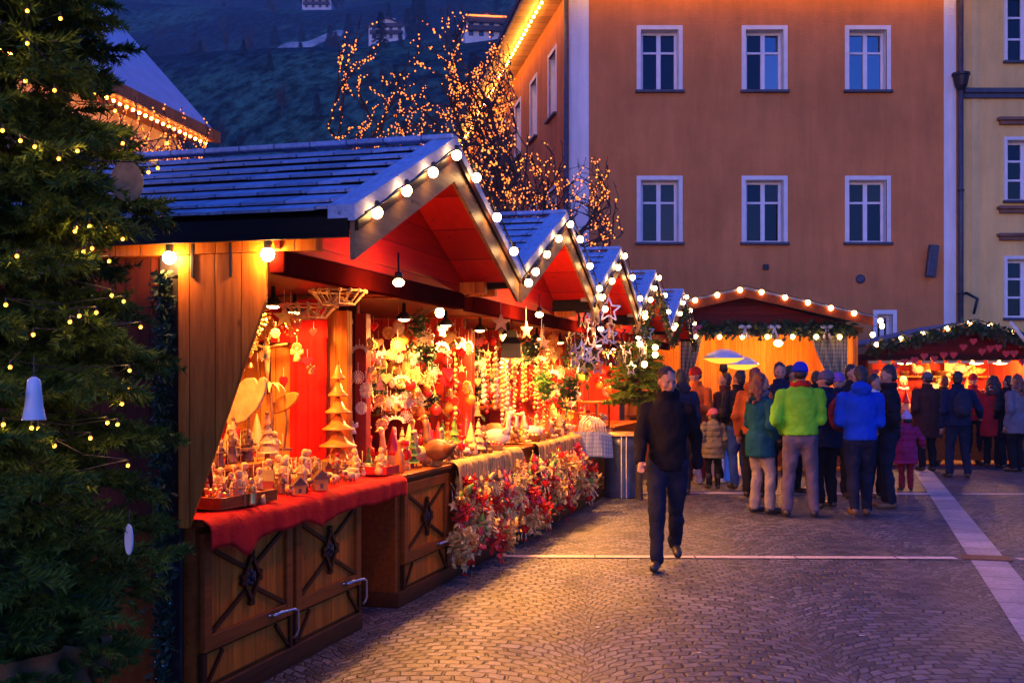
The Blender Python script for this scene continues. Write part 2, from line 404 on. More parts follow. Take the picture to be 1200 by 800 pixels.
# the blue evening air: one closed even volume round everything
hz = MB(); hz.box(-460, 460, -41, 770, -1, 330)
hm_ = bpy.data.materials.new('evening_air'); hm_.use_nodes = True; hn = hm_.node_tree; hn.nodes.remove(hn.nodes['Principled BSDF'])
pv_ = hn.nodes.new('ShaderNodeVolumePrincipled'); pv_.inputs['Color'].default_value = (.62, .86, 1, 1); pv_.inputs['Density'].default_value = .0005; pv_.inputs['Anisotropy'].default_value = 0
hn.links.new(pv_.outputs[0], hn.nodes['Material Output'].inputs['Volume']); hm_.cycles.homogeneous_volume = True
tag(hz.build('haze', hm_), 'thin blue evening haze over the hillside', 'haze', kind='stuff')
# farmhouses on the hill
m_lime = mat('limewash', (.72, .7, .68), .8, 0, .12, .6)
m_farmroof = mat('dark_farm_roof', (.03, .025, .03), .7, 0, .4, .5)
m_farmwood = mat('dark_farm_boards', (.06, .035, .025), .7, 0, .4, .5)
m_darkpane = mat('dark_window_glass', (.01, .014, .03), .08, 0, 0, spec=.8)
def farmhouse(px, pbase, Y, wpx, hpx, label, lights=False, rz=0):
    Y = 80
    while Y < 600 and hillz((px-600)/F*Y, Y) < CAMH+(HOR-pbase)/F*Y: Y += .5
    bx, bz = (px-600)/F*Y, CAMH+(HOR-pbase)/F*Y
    W = wpx/F*Y; H = hpx/F*Y; ro = H*.3; D = W*.9
    t = thing('farmhouse', (bx, Y, bz), rz, label, 'house', 'farmhouses on the hillside')
    a = MB(); a.prism([(-W/2, -9), (W/2, -9), (W/2, H-ro), (0, H), (-W/2, H-ro)], D, 'xz', D/2); a.build('wall', m_lime, t)
    a = MB()
    for sg in (-1, 1):
        p0 = Vector((0, D/2, H+.25)); p1 = Vector((sg*W*.62, D/2, H-ro*1.24+.25))
        dv = (p1-p0); ang = math.atan2(dv.z, dv.x)
        a.obox((p0+p1)/2, (dv.length, D+W*.2, .35), Matrix.Rotation(-ang, 3, 'Y'))
    r_ = a.build('roof', m_farmroof, t)
    ch = MB(); ch.box(W*.12, W*.2, D*.5, D*.58, H-.3, H+1.6); ch.build('chimney', m_lime, r_)
    for j in range(2):
        for i in range(4):
            x = -W*.36+i*W*.24; z = H*.16+j*H*.3
            a = MB(); a.box(x-.5, x+.5, -.06, .1, z, z+1.3); wn = a.build('window', m_farmwood, t)
            a = MB(); a.box(x-.38, x+.38, -.1, -.07, z+.12, z+1.18); a.build('pane', m_darkpane, wn)
    for j in range(2):
        a = MB(); z = H*(.33+.3*j); a.box(-W*.46, W*.46, -1.0, -.08, z, z+.15); a.box(-W*.46, W*.46, -1.0, -.93, z+.15, z+1.0); a.build('balcony', m_farmwood, t)
    if lights:
        s = thing('fairy_light_string', (bx, Y-1.2, bz), rz, 'row of orange lights along the balcony of the upper hillside farmhouse', 'string lights')
        a = MB(); a.path([(-W*.46, 0, H*.66+1.0), (W*.46, 0, H*.66+1.0)], .05, 4); a.build('wire', m_cable, s)
        bm_ = MB(); bm_.ball((0, 0, 0), .22, 6, 4); me = bm_.mesh('bulb', m_fairy)
        for i in range(22): inst('bulb', me, (-W*.46+W*.92*i/21, 0, H*.66+1.05), parent=s)
farmhouse(453, 50, 375, 42, 28, 'white farmhouse with dark gable on the hillside, left of the lit one')
farmhouse(570, 48, 370, 50, 32, 'white farmhouse with lit balcony on the hillside above the trees', True, .15)
farmhouse(371, 12, 380, 34, 18, 'white farmhouse at the top edge of the view, highest on the hillside')
farmhouse(573, 112, 300, 17, 26, 'small pale house low on the hillside beside the orange building', rz=-.1)

# conifers and bare trees on the hill: a few meshes, copied
def hilltree(kind):
    if kind == 0:
        a = MB(); r2 = random.Random(3)
        vs, fs = [], []
        for i in range(520):
            z = .1+.9*(r2.random()**1.2); R = (1-z)*.26+.02; t = r2.random()*2*PI; rr = R*math.sqrt(r2.random())
            p = Vector((math.cos(t)*rr, math.sin(t)*rr, z)); q = Vector((math.cos(t), math.sin(t), -.5))*.07
            sd = Vector((-math.sin(t), math.cos(t), 0))*.035
            o = len(vs); vs += [p-sd, p+sd, p+q]; fs.append((o, o+1, o+2))
        a.add(vs, fs); b2 = MB(); b2.path([(0, 0, -.1), (0, 0, .9)], [.03, .005], 5)
        return a, b2
    r2 = random.Random(8); a = MB(); b2 = MB(); b2.path([(0, 0, -.1), (.02, 0, .5)], [.03, .015], 5)
    for i in range(40):
        t = r2.random()*2*PI; p0 = Vector((0, 0, .2+.3*r2.random())); p1 = p0+Vector((math.cos(t)*.3*r2.random(), math.sin(t)*.3*r2.random(), .2+.4*r2.random()))
        b2.path([p0, (p0+p1)/2+Vector((0, 0, .03)), p1], [.01, .007, .002], 3)
        for k in range(9):
            q = p0.lerp(p1, .4+.6*r2.random()); e = q+Vector((r2.uniform(-.1, .1), r2.uniform(-.1, .1), r2.uniform(0, .12)))
            a.path([q, e], [.005, .001], 3)
    return a, b2
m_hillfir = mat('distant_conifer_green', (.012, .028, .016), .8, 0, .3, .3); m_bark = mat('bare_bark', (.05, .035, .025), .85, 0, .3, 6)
protos = [(a.mesh('crown', m_hillfir), b2.mesh('trunk', m_bark)) if k == 0 else (a.mesh('crown', m_bark), b2.mesh('trunk', m_bark)) for k, (a, b2) in enumerate([hilltree(0), hilltree(1)])]
rr = random.Random(21)
spots = [(488, 340, 0, 13), (495, 350, 0, 10), (640, 360, 1, 9)]
for i in range(105):
    spots.append((rr.uniform(150, 660), rr.choice([rr.uniform(110, 200), rr.uniform(200, 400), rr.uniform(300, 520)]), 0 if rr.random() < .3 else 1, rr.uniform(3.5, 8)))
for px, Y, k, h in spots:
    x = (px-600)/F*Y
    t = thing('conifer_tree' if k == 0 else 'bare_tree', (x, Y, hillz(x, Y)-.2), rr.random()*6, ['dark pointed conifer standing alone on the blue hillside', 'leafless tree standing on the blue hillside'][k], 'tree', ['conifers on the hillside', 'bare trees on the hillside'][k])
    t.scale = (h,)*3
    inst('crown', protos[k][0], (0, 0, 0), parent=t); inst('trunk', protos[k][1], (0, 0, 0), parent=t)

# ------------------------------------------------------------------ buildings
def stucco(name, col, dirt=.35):
    m, nt, b = nodes_of(name); v = mapped(nt, (1, 1, 1)); f = noise(nt, v, .6, 7, .65); st = noise(nt, mapped(nt, (2.5, 2.5, .35)), 1.5, 5)
    c = ramp(nt, f, [(.25, tuple(x*(1-dirt) for x in col)), (.75, tuple(min(1, x*1.12) for x in col))])
    c = mixc(nt, .5, c, ramp(nt, st, [(.35, .75), (.6, 1.05)]), 'MULTIPLY')
    L(nt, c, b.inputs['Base Color']); b.inputs['Roughness'].default_value = .9; b.inputs['Specular IOR Level'].default_value = .0
    h = math_(nt, 'ADD', noise(nt, mapped(nt, (1, 1, 3)), 9, 4), noise(nt, v, 55, 3)); bump(nt, b, h, .55, .02); return m
m_ochre = stucco('terracotta_render', (.68, .25, .085), .3); m_yellow = stucco('ochre_yellow_render', (.88, .58, .2), .2); m_whitew = stucco('white_render', (.78, .76, .74), .12)
m_trim = mat('white_window_paint', (.75, .73, .74), .5, 0, .08, 5)
m_reveal = mat('white_reveal_render', (.72, .7, .68), .8, 0, .1, 5)
m_sillm = mat('lead_sill', (.06, .06, .08), .5, .3, .3, 10)
m_frontbulb = glow('front_eave_bulb_glass', (1, .42, .05), 55)
m_paneb = mat('sky_reflecting_glass', (.01, .012, .03), .03, 0, 0, spec=1.0); m_paneb.node_tree.nodes['Principled BSDF'].inputs['IOR'].default_value = 1.85
m_pane = mat('window_pane_glass', (.006, .006, .012), .03, 0, 0, spec=.5)
m_pane.node_tree.nodes['Principled BSDF'].inputs['IOR'].default_value = 1.4
m_tile = mat('dark_roof_tile', (.08, .04, .03), .7, 0, .4, 6)
m_curtain = mat('net_curtain', (.3, .3, .33), .9, 0, .3, 8)
YF = 24.0
def X(px, Y=YF): return (px-600)/F*Y
def Z(py, Y=YF): return CAMH+(HOR-py)/F*Y
bld = thing('townhouse', (X(667), YF, 0), 0, 'terracotta rendered townhouse with white corner strips behind the market', 'building')
def wallwithholes(W, H, holes, thick=.35, z0=0):
    """front wall in the local xz plane (front at y=0) with rectangular holes"""
    xs = sorted(set([0, W]+[h[0] for h in holes]+[h[1] for h in holes])); zs = sorted(set([z0, H]+[h[2] for h in holes]+[h[3] for h in holes]))
    a = MB()
    def hole(i, j):
        if not (0 <= i < len(xs)-1 and 0 <= j < len(zs)-1): return True
        cx, cz = (xs[i]+xs[i+1])/2, (zs[j]+zs[j+1])/2
        return any(h[0] < cx < h[1] and h[2] < cz < h[3] for h in holes)
    for i in range(len(xs)-1):
        for j in range(len(zs)-1):
            if hole(i, j): continue
            x0, x1, z0_, z1 = xs[i], xs[i+1], zs[j], zs[j+1]
            a.add([(x0, 0, z0_), (x1, 0, z0_), (x1, 0, z1), (x0, 0, z1)], [(0, 1, 2, 3)])
            a.add([(x0, thick, z0_), (x1, thick, z0_), (x1, thick, z1), (x0, thick, z1)], [(3, 2, 1, 0)])
            if hole(i-1, j): a.add([(x0, 0, z0_), (x0, thick, z0_), (x0, thick, z1), (x0, 0, z1)], [(3, 2, 1, 0)])
            if hole(i+1, j): a.add([(x1, 0, z0_), (x1, thick, z0_), (x1, thick, z1), (x1, 0, z1)], [(0, 1, 2, 3)])
            if hole(i, j-1): a.add([(x0, 0, z0_), (x1, 0, z0_), (x1, thick, z0_), (x0, thick, z0_)], [(3, 2, 1, 0)])
            if hole(i, j+1): a.add([(x0, 0, z1), (x1, 0, z1), (x1, thick, z1), (x0, thick, z1)], [(0, 1, 2, 3)])
    return a
def window(parent, x0, x1, z0, z1, M=None, surround=.09, depth=.2, bars=1, label=None, refl=(0, 0)):
    """casement set in a hole; x/z local, wall face at y=0"""
    a = MB(); a.M = M
    e = surround                                # painted plaster surround, 1 cm proud
    a.box(x0-e, x0, -.012, .05, z0, z1+e); a.box(x1, x1+e, -.012, .05, z0, z1+e); a.box(x0, x1, -.012, .05, z1, z1+e)
    a.box(x0, x0+.012, .05, .3, z0, z1); a.box(x1-.012, x1, .05, .3, z0, z1); a.box(x0+.012, x1-.012, .05, .3, z1-.012, z1)
    wn = a.build('window', m_reveal, parent)
    if label: wn['label'] = label
    a = MB(); a.M = M; f = .055; y0, y1 = depth, depth+.06; xi0, xi1 = x0+.012, x1-.012; zt = z1-.012
    a.box(xi0, xi0+f, y0, y1, z0, zt); a.box(xi1-f, xi1, y0, y1, z0, zt); a.box(xi0+f, xi1-f, y0, y1, z0, z0+f); a.box(xi0+f, xi1-f, y0, y1, zt-f, zt)
    xm = (xi0+xi1)/2; a.box(xm-.045, xm+.045, y0-.008, y1, z0+f, zt-f)
    zb = [z0+(zt-z0)*.66] if bars == 1 else [z0+(zt-z0)*k for k in (.36, .68)]
    for z in zb: a.box(xi0+f, xm-.045, y0+.003, y1, z-.022, z+.022); a.box(xm+.045, xi1-f, y0+.003, y1, z-.022, z+.022)
    a.build('frame', m_trim, wn)
    rj = random.Random(int(x0*100+z0*10))
    for k, (pa, pb) in enumerate([(xi0+f, xm-.045), (xm+.045, xi1-f)]):
        lv = [z0+f]+zb+[zt-f]
        a = MB(); a.M = M
        for q in range(len(lv)-1):
            tz = rj.uniform(-.012, .012); tx = rj.uniform(-.012, .012)
            za, zb2 = lv[q]+(.022 if q else 0), lv[q+1]-(.022 if q < len(lv)-2 else 0)
            yb = y0+.032; a.add([(pa, yb-tx, za), (pb, yb+tx, za), (pb, yb+tx+tz, zb2), (pa, yb-tx+tz, zb2)], [(0, 1, 2, 3)])
        a.build('pane', [m_pane, m_paneb][refl[k]], wn)
    a = MB(); a.M = M; a.box(x0-e-.03, x1+e+.03, -.09, .04, z0-.06, z0); a.build('sill', m_sillm, wn, bevel=.01)
W1 = X(1122)-X(667); HT = 9.95
bx0 = X(667)
def lx(px): return X(px)-bx0
wins = []
for (pa, pb) in ((751, 795), (874, 918), (995, 1039)):
    for (ya, yb) in ((35, 106), (211, 284)):
        wins.append((lx(pa), lx(pb), Z(yb), Z(ya)))
# ground floor openings, mostly behind the huts
low = [(lx(1028), lx(1046), .9, Z(368)), (lx(880), lx(925), 1.0, 2.7), (lx(745), lx(790), 1.0, 2.7)]
a = wallwithholes(W1, HT, wins+low); a.build('wall', m_ochre, bld)
for q_, w_ in enumerate(wins): window(bld, *w_, refl=[(0, 0), (0, 0), (0, 1), (0, 0), (1, 1), (0, 0)][q_])
for w_ in low: window(bld, *w_)
# white strips at both corners, 1.5 cm proud
a = MB(); a.box(-.004, lx(690), -.015, .0, 0, HT); a.build('corner_strip', m_whitew, bld)
a = MB(); a.box(lx(1106), lx(1120), -.015, 0, 0, HT); a.build('corner_strip', m_whitew, bld)
# side wall
SD = Vector((-.1615, .987, 0)).normalized(); sang = math.atan2(SD.y, SD.x)
Ms = Matrix.Translation((0, 0, 0)) @ Matrix.Rotation(sang, 4, 'Z')   # local x runs along the side wall, front (y=0) faces ...
Ms = Matrix(((-SD.x, 0, 0, 0), (0, 0, 0, 0), (0, 0, 1, 0), (0, 0, 0, 1)))
# build along -x then map: wall u from far (0) to near (LEN), outside faces west
LEN = 22.0
ux = -SD; nx = Vector((ux.y, -ux.x, 0))      # right-handed: x=ux, y=inward
yin = Vector((-ux.y, ux.x, 0))
if yin.x < 0: yin = -yin
Mside = Matrix(((ux.x, yin.x, 0, SD.x*LEN), (ux.y, yin.y, 0, SD.y*LEN), (0, 0, 1, 0), (0, 0, 0, 1)))
sw = []
for t in (1.84, 4.24, 6.6, 9.2, 11.8, 14.4, 17, 19.6):
    for (za, zb) in ((7.65, 9.1), (4.5, 5.95)):
        sw.append((LEN-t-.42, LEN-t+.42, za, zb))
a = wallwithholes(LEN-.01, HT, sw); aa = MB(); aa.M = Mside; aa.add(a.v, a.f); aa.build('side_wall', m_ochre, bld)
for w_ in sw: window(bld, *w_, M=Mside)
# the volume behind, roof with overhanging lit eaves
far = SD*LEN
a = MB(); a.add([(0.02, .35, HT-.3), (W1, .35, HT-.3), (W1+far.x, LEN, HT-.3), (far.x+.02, LEN, HT-.3)], [(0, 1, 2, 3)]); a.build('attic_floor', m_whitew, bld)
ov = .75
wn_ = Vector((-SD.y, SD.x, 0)); wn_ = wn_ if wn_.x < 0 else -wn_
c0 = Vector((0, 0, 0))+wn_*ov+Vector((0, -ov, 0)); c1 = Vector((W1, -ov, 0)); c2 = Vector((W1+far.x, LEN, 0)); c3 = far+wn_*ov
def up(p, z): return (p.x, p.y, z)
m_soff = wood('soffit_boards', (.5, .28, .12), (.72, .45, .22), plank=.45, grain='X', across='y', seam=.8)
a = MB(); a.add([up(c0, HT), up(c1, HT), up(c2, HT), up(c3, HT), up(c0, HT+.08), up(c1, HT+.08), up(c2, HT+.08), up(c3, HT+.08)], [(3, 2, 1, 0), (0, 1, 5, 4), (3, 0, 4, 7)]); a.build('soffit', m_soff, bld)
a = MB(); rh = 4.5; ri = Vector((W1/2, 4, 0)); rj_ = Vector((W1/2+far.x, LEN-4, 0)); e0 = HT+.083
cc = [p+(p-Vector((W1/2, 10, 0))).normalized()*.08 for p in (c0, c1, c2, c3)]
a.add([up(cc[0], e0), up(cc[1], e0), up(cc[2], e0), up(cc[3], e0), up(ri, e0+rh), up(rj_, e0+rh), up(cc[0], e0+.14), up(cc[1], e0+.14), up(cc[2], e0+.14), up(cc[3], e0+.14)],
      [(3, 2, 1, 0), (0, 1, 7, 6), (1, 2, 8, 7), (2, 3, 9, 8), (3, 0, 6, 9), (6, 7, 4), (7, 8, 5, 4), (8, 9, 5), (9, 6, 4, 5)]); a.build('roof', m_tile, bld)
# gutters and downpipes
def downpipe(px, label, zt=HT-.1, name='downpipe', hopper=True, r=.055):
    t = thing(name, (X(px), YF-.14, 0), 0, label, 'downpipe')
    a = MB(); a.path([(0, 0, 0), (0, 0, zt)], r, 10); a.build('pipe', m_sillm, t, smooth=True)
    if hopper:
        a = MB(); a.lathe([(.07, 7.75), (.13, 7.85), (.17, 8.05), (.19, 8.07), (.19, 8.12), (.06, 8.12)], 12); a.build('hopper', m_iron, t)
    for z in (1, 3.4, 5.6): 
        a = MB(); a.lathe([(r+.015, z), (r+.015, z+.05)], 10); a.build('bracket', m_iron, t)
downpipe(663, 'dark downpipe at the left corner of the terracotta house', hopper=False)
downpipe(1123, 'dark downpipe with hopper between terracotta and yellow houses')
# eave light strings
def eave_string(p0, p1, n, label, r=.03, bm=None):
    t = thing('eave_light_string', p0, 0, label, 'string lights')
    d = Vector(p1)-Vector(p0)
    a = MB(); a.path([(0, 0, .035), d+Vector((0, 0, .035))], .012, 5); a.build('cable', m_cable, t)
    bm_ = MB(); bm_.ball((0, 0, 0), r, 8, 6); me = bm_.mesh('bulb', bm or m_eavebulb, True)
    for i in range(n): inst('bulb', me, d*(i/(n-1)), parent=t)
b0 = Vector((bx0, YF, HT-.08))
s0 = b0+wn_*.42+Vector((0, -.3, 0))
eave_string(s0, s0+SD*20, 62, 'string of orange bulbs under the side eave of the terracotta house')
eave_string(b0+Vector((0, -.35, 0)), b0+Vector((W1, -.35, 0)), 30, 'string of orange bulbs under the front eave of the terracotta house', bm=m_frontbulb)
# things on the facade
t = thing('wall_lamp', (X(1088), YF, Z(307)), 0, 'slim dark box lamp tilted on the terracotta facade', 'wall lamp')
a = MB(); a.obox((0, -.2, 0), (.2, .14, .68), Matrix.Rotation(.12, 3, 'Y')); a.build('housing', m_sillm, t, bevel=.02)
a = MB(); a.path([(0, 0, .05), (0, -.13, .05)], .03, 8); a.build('bracket', m_iron, t)
t = thing('wall_vent', (X(1008), YF, Z(327)), 0, 'small round grey vent on the terracotta facade', 'vent')
a = MB(); a.M = Matrix.Rotation(PI/2, 4, 'X'); a.lathe([(.1, 0), (.1, .03), (.07, .05), (.0, .055)], 16); a.build('cover', m_sillm, t)
t = thing('wall_box', (X(897), YF, Z(313)), 0, 'tiny dark square box on the terracotta facade above the food hut', 'junction box')
a = MB(); a.box(-.06, .06, -.06, 0, -.06, .06); a.build('housing', m_iron, t, bevel=.01)
# yellow house
yb = thing('townhouse', (X(1125), YF+.1, 0), 0, 'ochre yellow townhouse with dark cornices at the edge of the view', 'building')
yx = X(1125)
def ly(px): return X(px)-yx
yw = [(ly(1183), ly(1228), Z(234), Z(163)), (ly(1183), ly(1228), Z(372), Z(303)), (ly(1183), ly(1228), Z(70), Z(-10)), (ly(1290), ly(1335), Z(234), Z(163)), (ly(1290), ly(1335), Z(372), Z(303))]
a = wallwithholes(6, 10.4, yw); a.build('wall', m_yellow, yb)
for w_ in yw: window(yb, *w_, bars=2, surround=.07)
a = MB(); a.box(.1, 6, -.14, .0, Z(109), Z(106)+.05, 0); a.box(.1, 6, -.08, .0, Z(109)-.1, Z(109), 0); a.build('cornice', m_sillm, yb, bevel=.01)
for (pa, z) in ((1170, Z(141)), (1170, Z(245)), (1170, Z(277))):
    a = MB(); a.box(ly(pa), ly(1241), -.16, 0, z, z+.07); a.box(ly(pa)+.05, ly(1241)-.05, -.1, 0, z-.08, z); a.build('ledge', mat('brown_stone_ledge', (.2, .1, .06), .8, 0, .3, 5), yb, bevel=.012)
a = MB(); a.box(ly(1140), ly(1150), -.012, 0, 0, 10.4); a.build('pilaster_strip', stucco('paler_ochre_render', (.85, .62, .24)), yb)
a = MB(); a.box(-.02, 6.4, -.6, 8, 10.4, 10.55); a.prism([(-.6, 10.55), (8, 10.55), (3.7, 14)], 6.4, 'yz', 3.19); a.build('roof', m_tile, yb)
t = thing('wall_bracket', (X(1130), YF, Z(352)), 0, 'bent black iron bracket beside the downpipe on the yellow house', 'bracket')
a = MB(); a.path([(0, .1, .15), (0, -.12, .15), (.2, -.2, .02), (.12, -.2, -.3)], [.03, .03, .035, .03], 8); a.build('arm', m_iron, t, smooth=True)
# unseen continuation of the square's edge on both sides so the huts have something behind
# left house behind the stalls, eaves hung with lights
A0 = at(90, 50, 23.6); B0 = at(250, 137, 30.0)
hd = (Vector((B0.x, B0.y, 0))-Vector((A0.x, A0.y, 0))); hl = hd.length; hd.normalize()
start = Vector((A0.x, A0.y, 0))-hd*9-Vector((hd.y, -hd.x, 0))*.98; hl += 9
lz = 8.55
lh = thing('townhouse', start, math.atan2(-hd.x, hd.y), 'white house with pale steep roof behind the fir tree', 'building')
# local y runs along the eave wall, local -x into the house
holes = [(k*3+1.2, k*3+2.2, 5.2, 6.8) for k in range(5)]
a = wallwithholes(hl, lz, holes); Ml = Matrix(((0, -1, 0, 0), (1, 0, 0, 0), (0, 0, 1, 0), (0, 0, 0, 1)))
aa = MB(); aa.M = Ml; aa.add(a.v, a.f); aa.build('wall', m_whitew, lh)
for w_ in holes: window(lh, *w_, M=Ml)
a = MB(); a.prism([(0-.35, 0), (0-.35, lz), (-3.5, lz+4.4), (-7, lz), (-7, 0)], .3, 'xz', hl-.15); a.build('gable_wall', m_whitew, lh)
m_leftroof = mat('frosted_metal_roof', (.5, .5, .55), .55, 0, .12, 2)
a = MB(); a.add([(.95, 0, lz-.3), (.95, hl+.25, lz-.3), (-3.5, hl+.25, lz+4.6), (-3.5, 0, lz+4.6), (-7.9, 0, lz-.3), (-7.9, hl+.25, lz-.3)], [(0, 1, 2, 3), (3, 2, 5, 4)])
o = a.build('roof', m_leftroof, lh); sm_ = o.modifiers.new('t', 'SOLIDIFY'); sm_.thickness = .12; sm_.offset = -1
a = MB(); a.add([(.98, 0, lz-.55), (.98, hl+.25, lz-.55), (0, hl+.25, lz-.5), (0, 0, lz-.5)], [(0, 1, 2, 3)]); a.box(.96, 1.06, 0, hl+.27, lz-.57, lz-.28); a.build('eave', wood('eave_boards', (.3, .1, .03), (.5, .2, .06), plank=.3, grain='X', across='y'), lh)
Rl = Matrix.Rotation(lh.rotation_euler.z, 3, 'Z')
def lw(x, y, z): return start+Rl@Vector((x, y, z))
eave_string(lw(.75, 3, lz-.62), lw(.75, hl, lz-.62), 44, 'string of orange bulbs along the eave of the white house', r=.04, bm=m_eavebulb_red)
# ------------------------------------------------------------------ light strings of round bulbs
def festoon(pts, label, r=.03, gap=.36, m=None, drop=.05, name='festoon_string'):
    m = m or m_bulb
    t = thing(name, pts[0], 0, label, 'string lights')
    P = [Vector(p)-Vector(pts[0]) for p in pts]
    a = MB(); cp = []
    for i in range(len(P)-1):
        n = max(2, int((P[i+1]-P[i]).length/(gap/3)))
        for k in range(n): cp.append(P[i].lerp(P[i+1], k/n)+Vector((0, 0, -.012*math.sin(PI*((k % 3)/3)))))
    cp.append(P[-1]); a.path(cp, .006 if r < .045 else .01, 5); a.build('cable', m_cable, t)
    bm_ = MB(); bm_.ball((0, 0, 0), (r, r, r*1.08), 12, 8); me = bm_.mesh('bulb', m, True)
    so_ = MB(); so_.lathe([(r*.5, r*.75), (r*.5, drop), (r*.35, drop+.01)], 8); sme = so_.mesh('socket', m_cable)
    d = gap*.4
    for i in range(len(P)-1):
        Ls = (P[i+1]-P[i]).length
        while d < Ls:
            p = P[i].lerp(P[i+1], d/Ls)+Vector((random.uniform(-.012, .012), random.uniform(-.012, .012), -drop))
            b = inst('bulb', me, p, parent=t); inst('socket', sme, (0, 0, 0), parent=b); d += gap*random.uniform(.93, 1.07)
        d -= Ls
    return t

# ------------------------------------------------------------------ stall
ZE, ZR, RH, XF, XB = 2.325, 2.915, 1.42, .85, -2.3
def slope_bar(a, sg, x0, x1, z_off0, z_off1, t0=0, t1=1, m=0):
    """board following the roof slope between plan fractions t0..t1"""
    y0, y1 = sg*RH*t0, sg*RH*t1; z0 = ZR-(ZR-ZE)*t0; z1 = ZR-(ZR-ZE)*t1
    vs = [(x0, y0, z0+z_off0), (x1, y0, z0+z_off0), (x1, y1, z1+z_off0), (x0, y1, z1+z_off0), (x0, y0, z0+z_off1), (x1, y0, z0+z_off1), (x1, y1, z1+z_off1), (x0, y1, z1+z_off1)]
    fs = [(0,3,2,1),(4,5,6,7),(0,1,5,4),(1,2,6,5),(2,3,7,6),(3,0,4,7)]
    if sg < 0: fs = [tuple(reversed(f)) for f in fs]
    a.add(vs, fs, m)
def cabinet_door(t, y0, y1, z0, z1, x=0.0, handle='right', label=None):
    a = MB(); f = .075
    a.box(x, x+.012, y0+f, y1-f, z0+f, z1-f)
    d = a.build('door', m_pinez, t)
    a = MB(); a.box(x, x+.034, y0, y0+f, z0, z1); a.box(x, x+.034, y1-f, y1, z0, z1); a.box(x, x+.032, y0+f, y1-f, z0, z0+f); a.box(x, x+.032, y0+f, y1-f, z1-f, z1)
    a.build('frame', m_frame, d, bevel=.005)
    yc, zc = (y0+y1)/2, (z0+z1)/2; dw = .085; dh = .115
    a = MB()
    for sy, sz in ((-1, -1), (1, -1), (1, 1), (-1, 1)):
        e = Vector((x+.02, yc+sy*((y1-y0)/2-f-.012), zc+sz*((z1-z0)/2-f-.012)))
        c = Vector((x+.02, yc+sy*dw*.5, zc+sz*dh*.5)); a.bar(c, e, .022, .016, up=(1, 0, 0))
    a.build('cross_moulding', m_mould, d)
    a = MB(); pts = [(yc-dw, zc), (yc, zc-dh), (yc+dw, zc), (yc, zc+dh)]
    for k in range(4):
        p, q_ = pts[k], pts[(k+1) % 4]; ex = Vector((0, q_[0]-p[0], q_[1]-p[1])).normalized()*.03
        a.bar(Vector((x+.028, p[0], p[1]))-ex, Vector((x+.028, q_[0], q_[1]))+ex, .022, .02, up=(1, 0, 0))
    a.build('diamond_moulding', m_mould, d)
    a = MB(); a.M = Matrix.Translation((x+.012, yc, zc)) @ Matrix.Rotation(PI/2, 4, 'Y')
    for k in range(6):
        an = k*PI/3; a.ball((math.cos(an)*.03, math.sin(an)*.036, .012), (.018, .018, .012), 8, 5)
    a.ball((0, 0, .02), .02, 8, 6); a.build('rosette', m_iron, d, smooth=True)
    hy = y1-.13 if handle == 'right' else y0+.13
    a = MB(); z = z0+.05
    a.M = Matrix.Translation((x+.034, hy, z))
    a.path([(0, -.16, 0), (0.0, -.02, 0)], .006, 6)
    for k in range(4): a.path([(0, -.13+.028*k, 0), (.03, -.13+.028*k, 0)], .011, 8)
    a.path([(.02, -.06, .0), (.05, .05, .0), (.055, .075, -.015), (.055, .08, -.12), (.045, .08, -.15), (.03, .07, -.165)], .0085, 8)
    a.build('handle', m_metal, d, smooth=True)
    return d
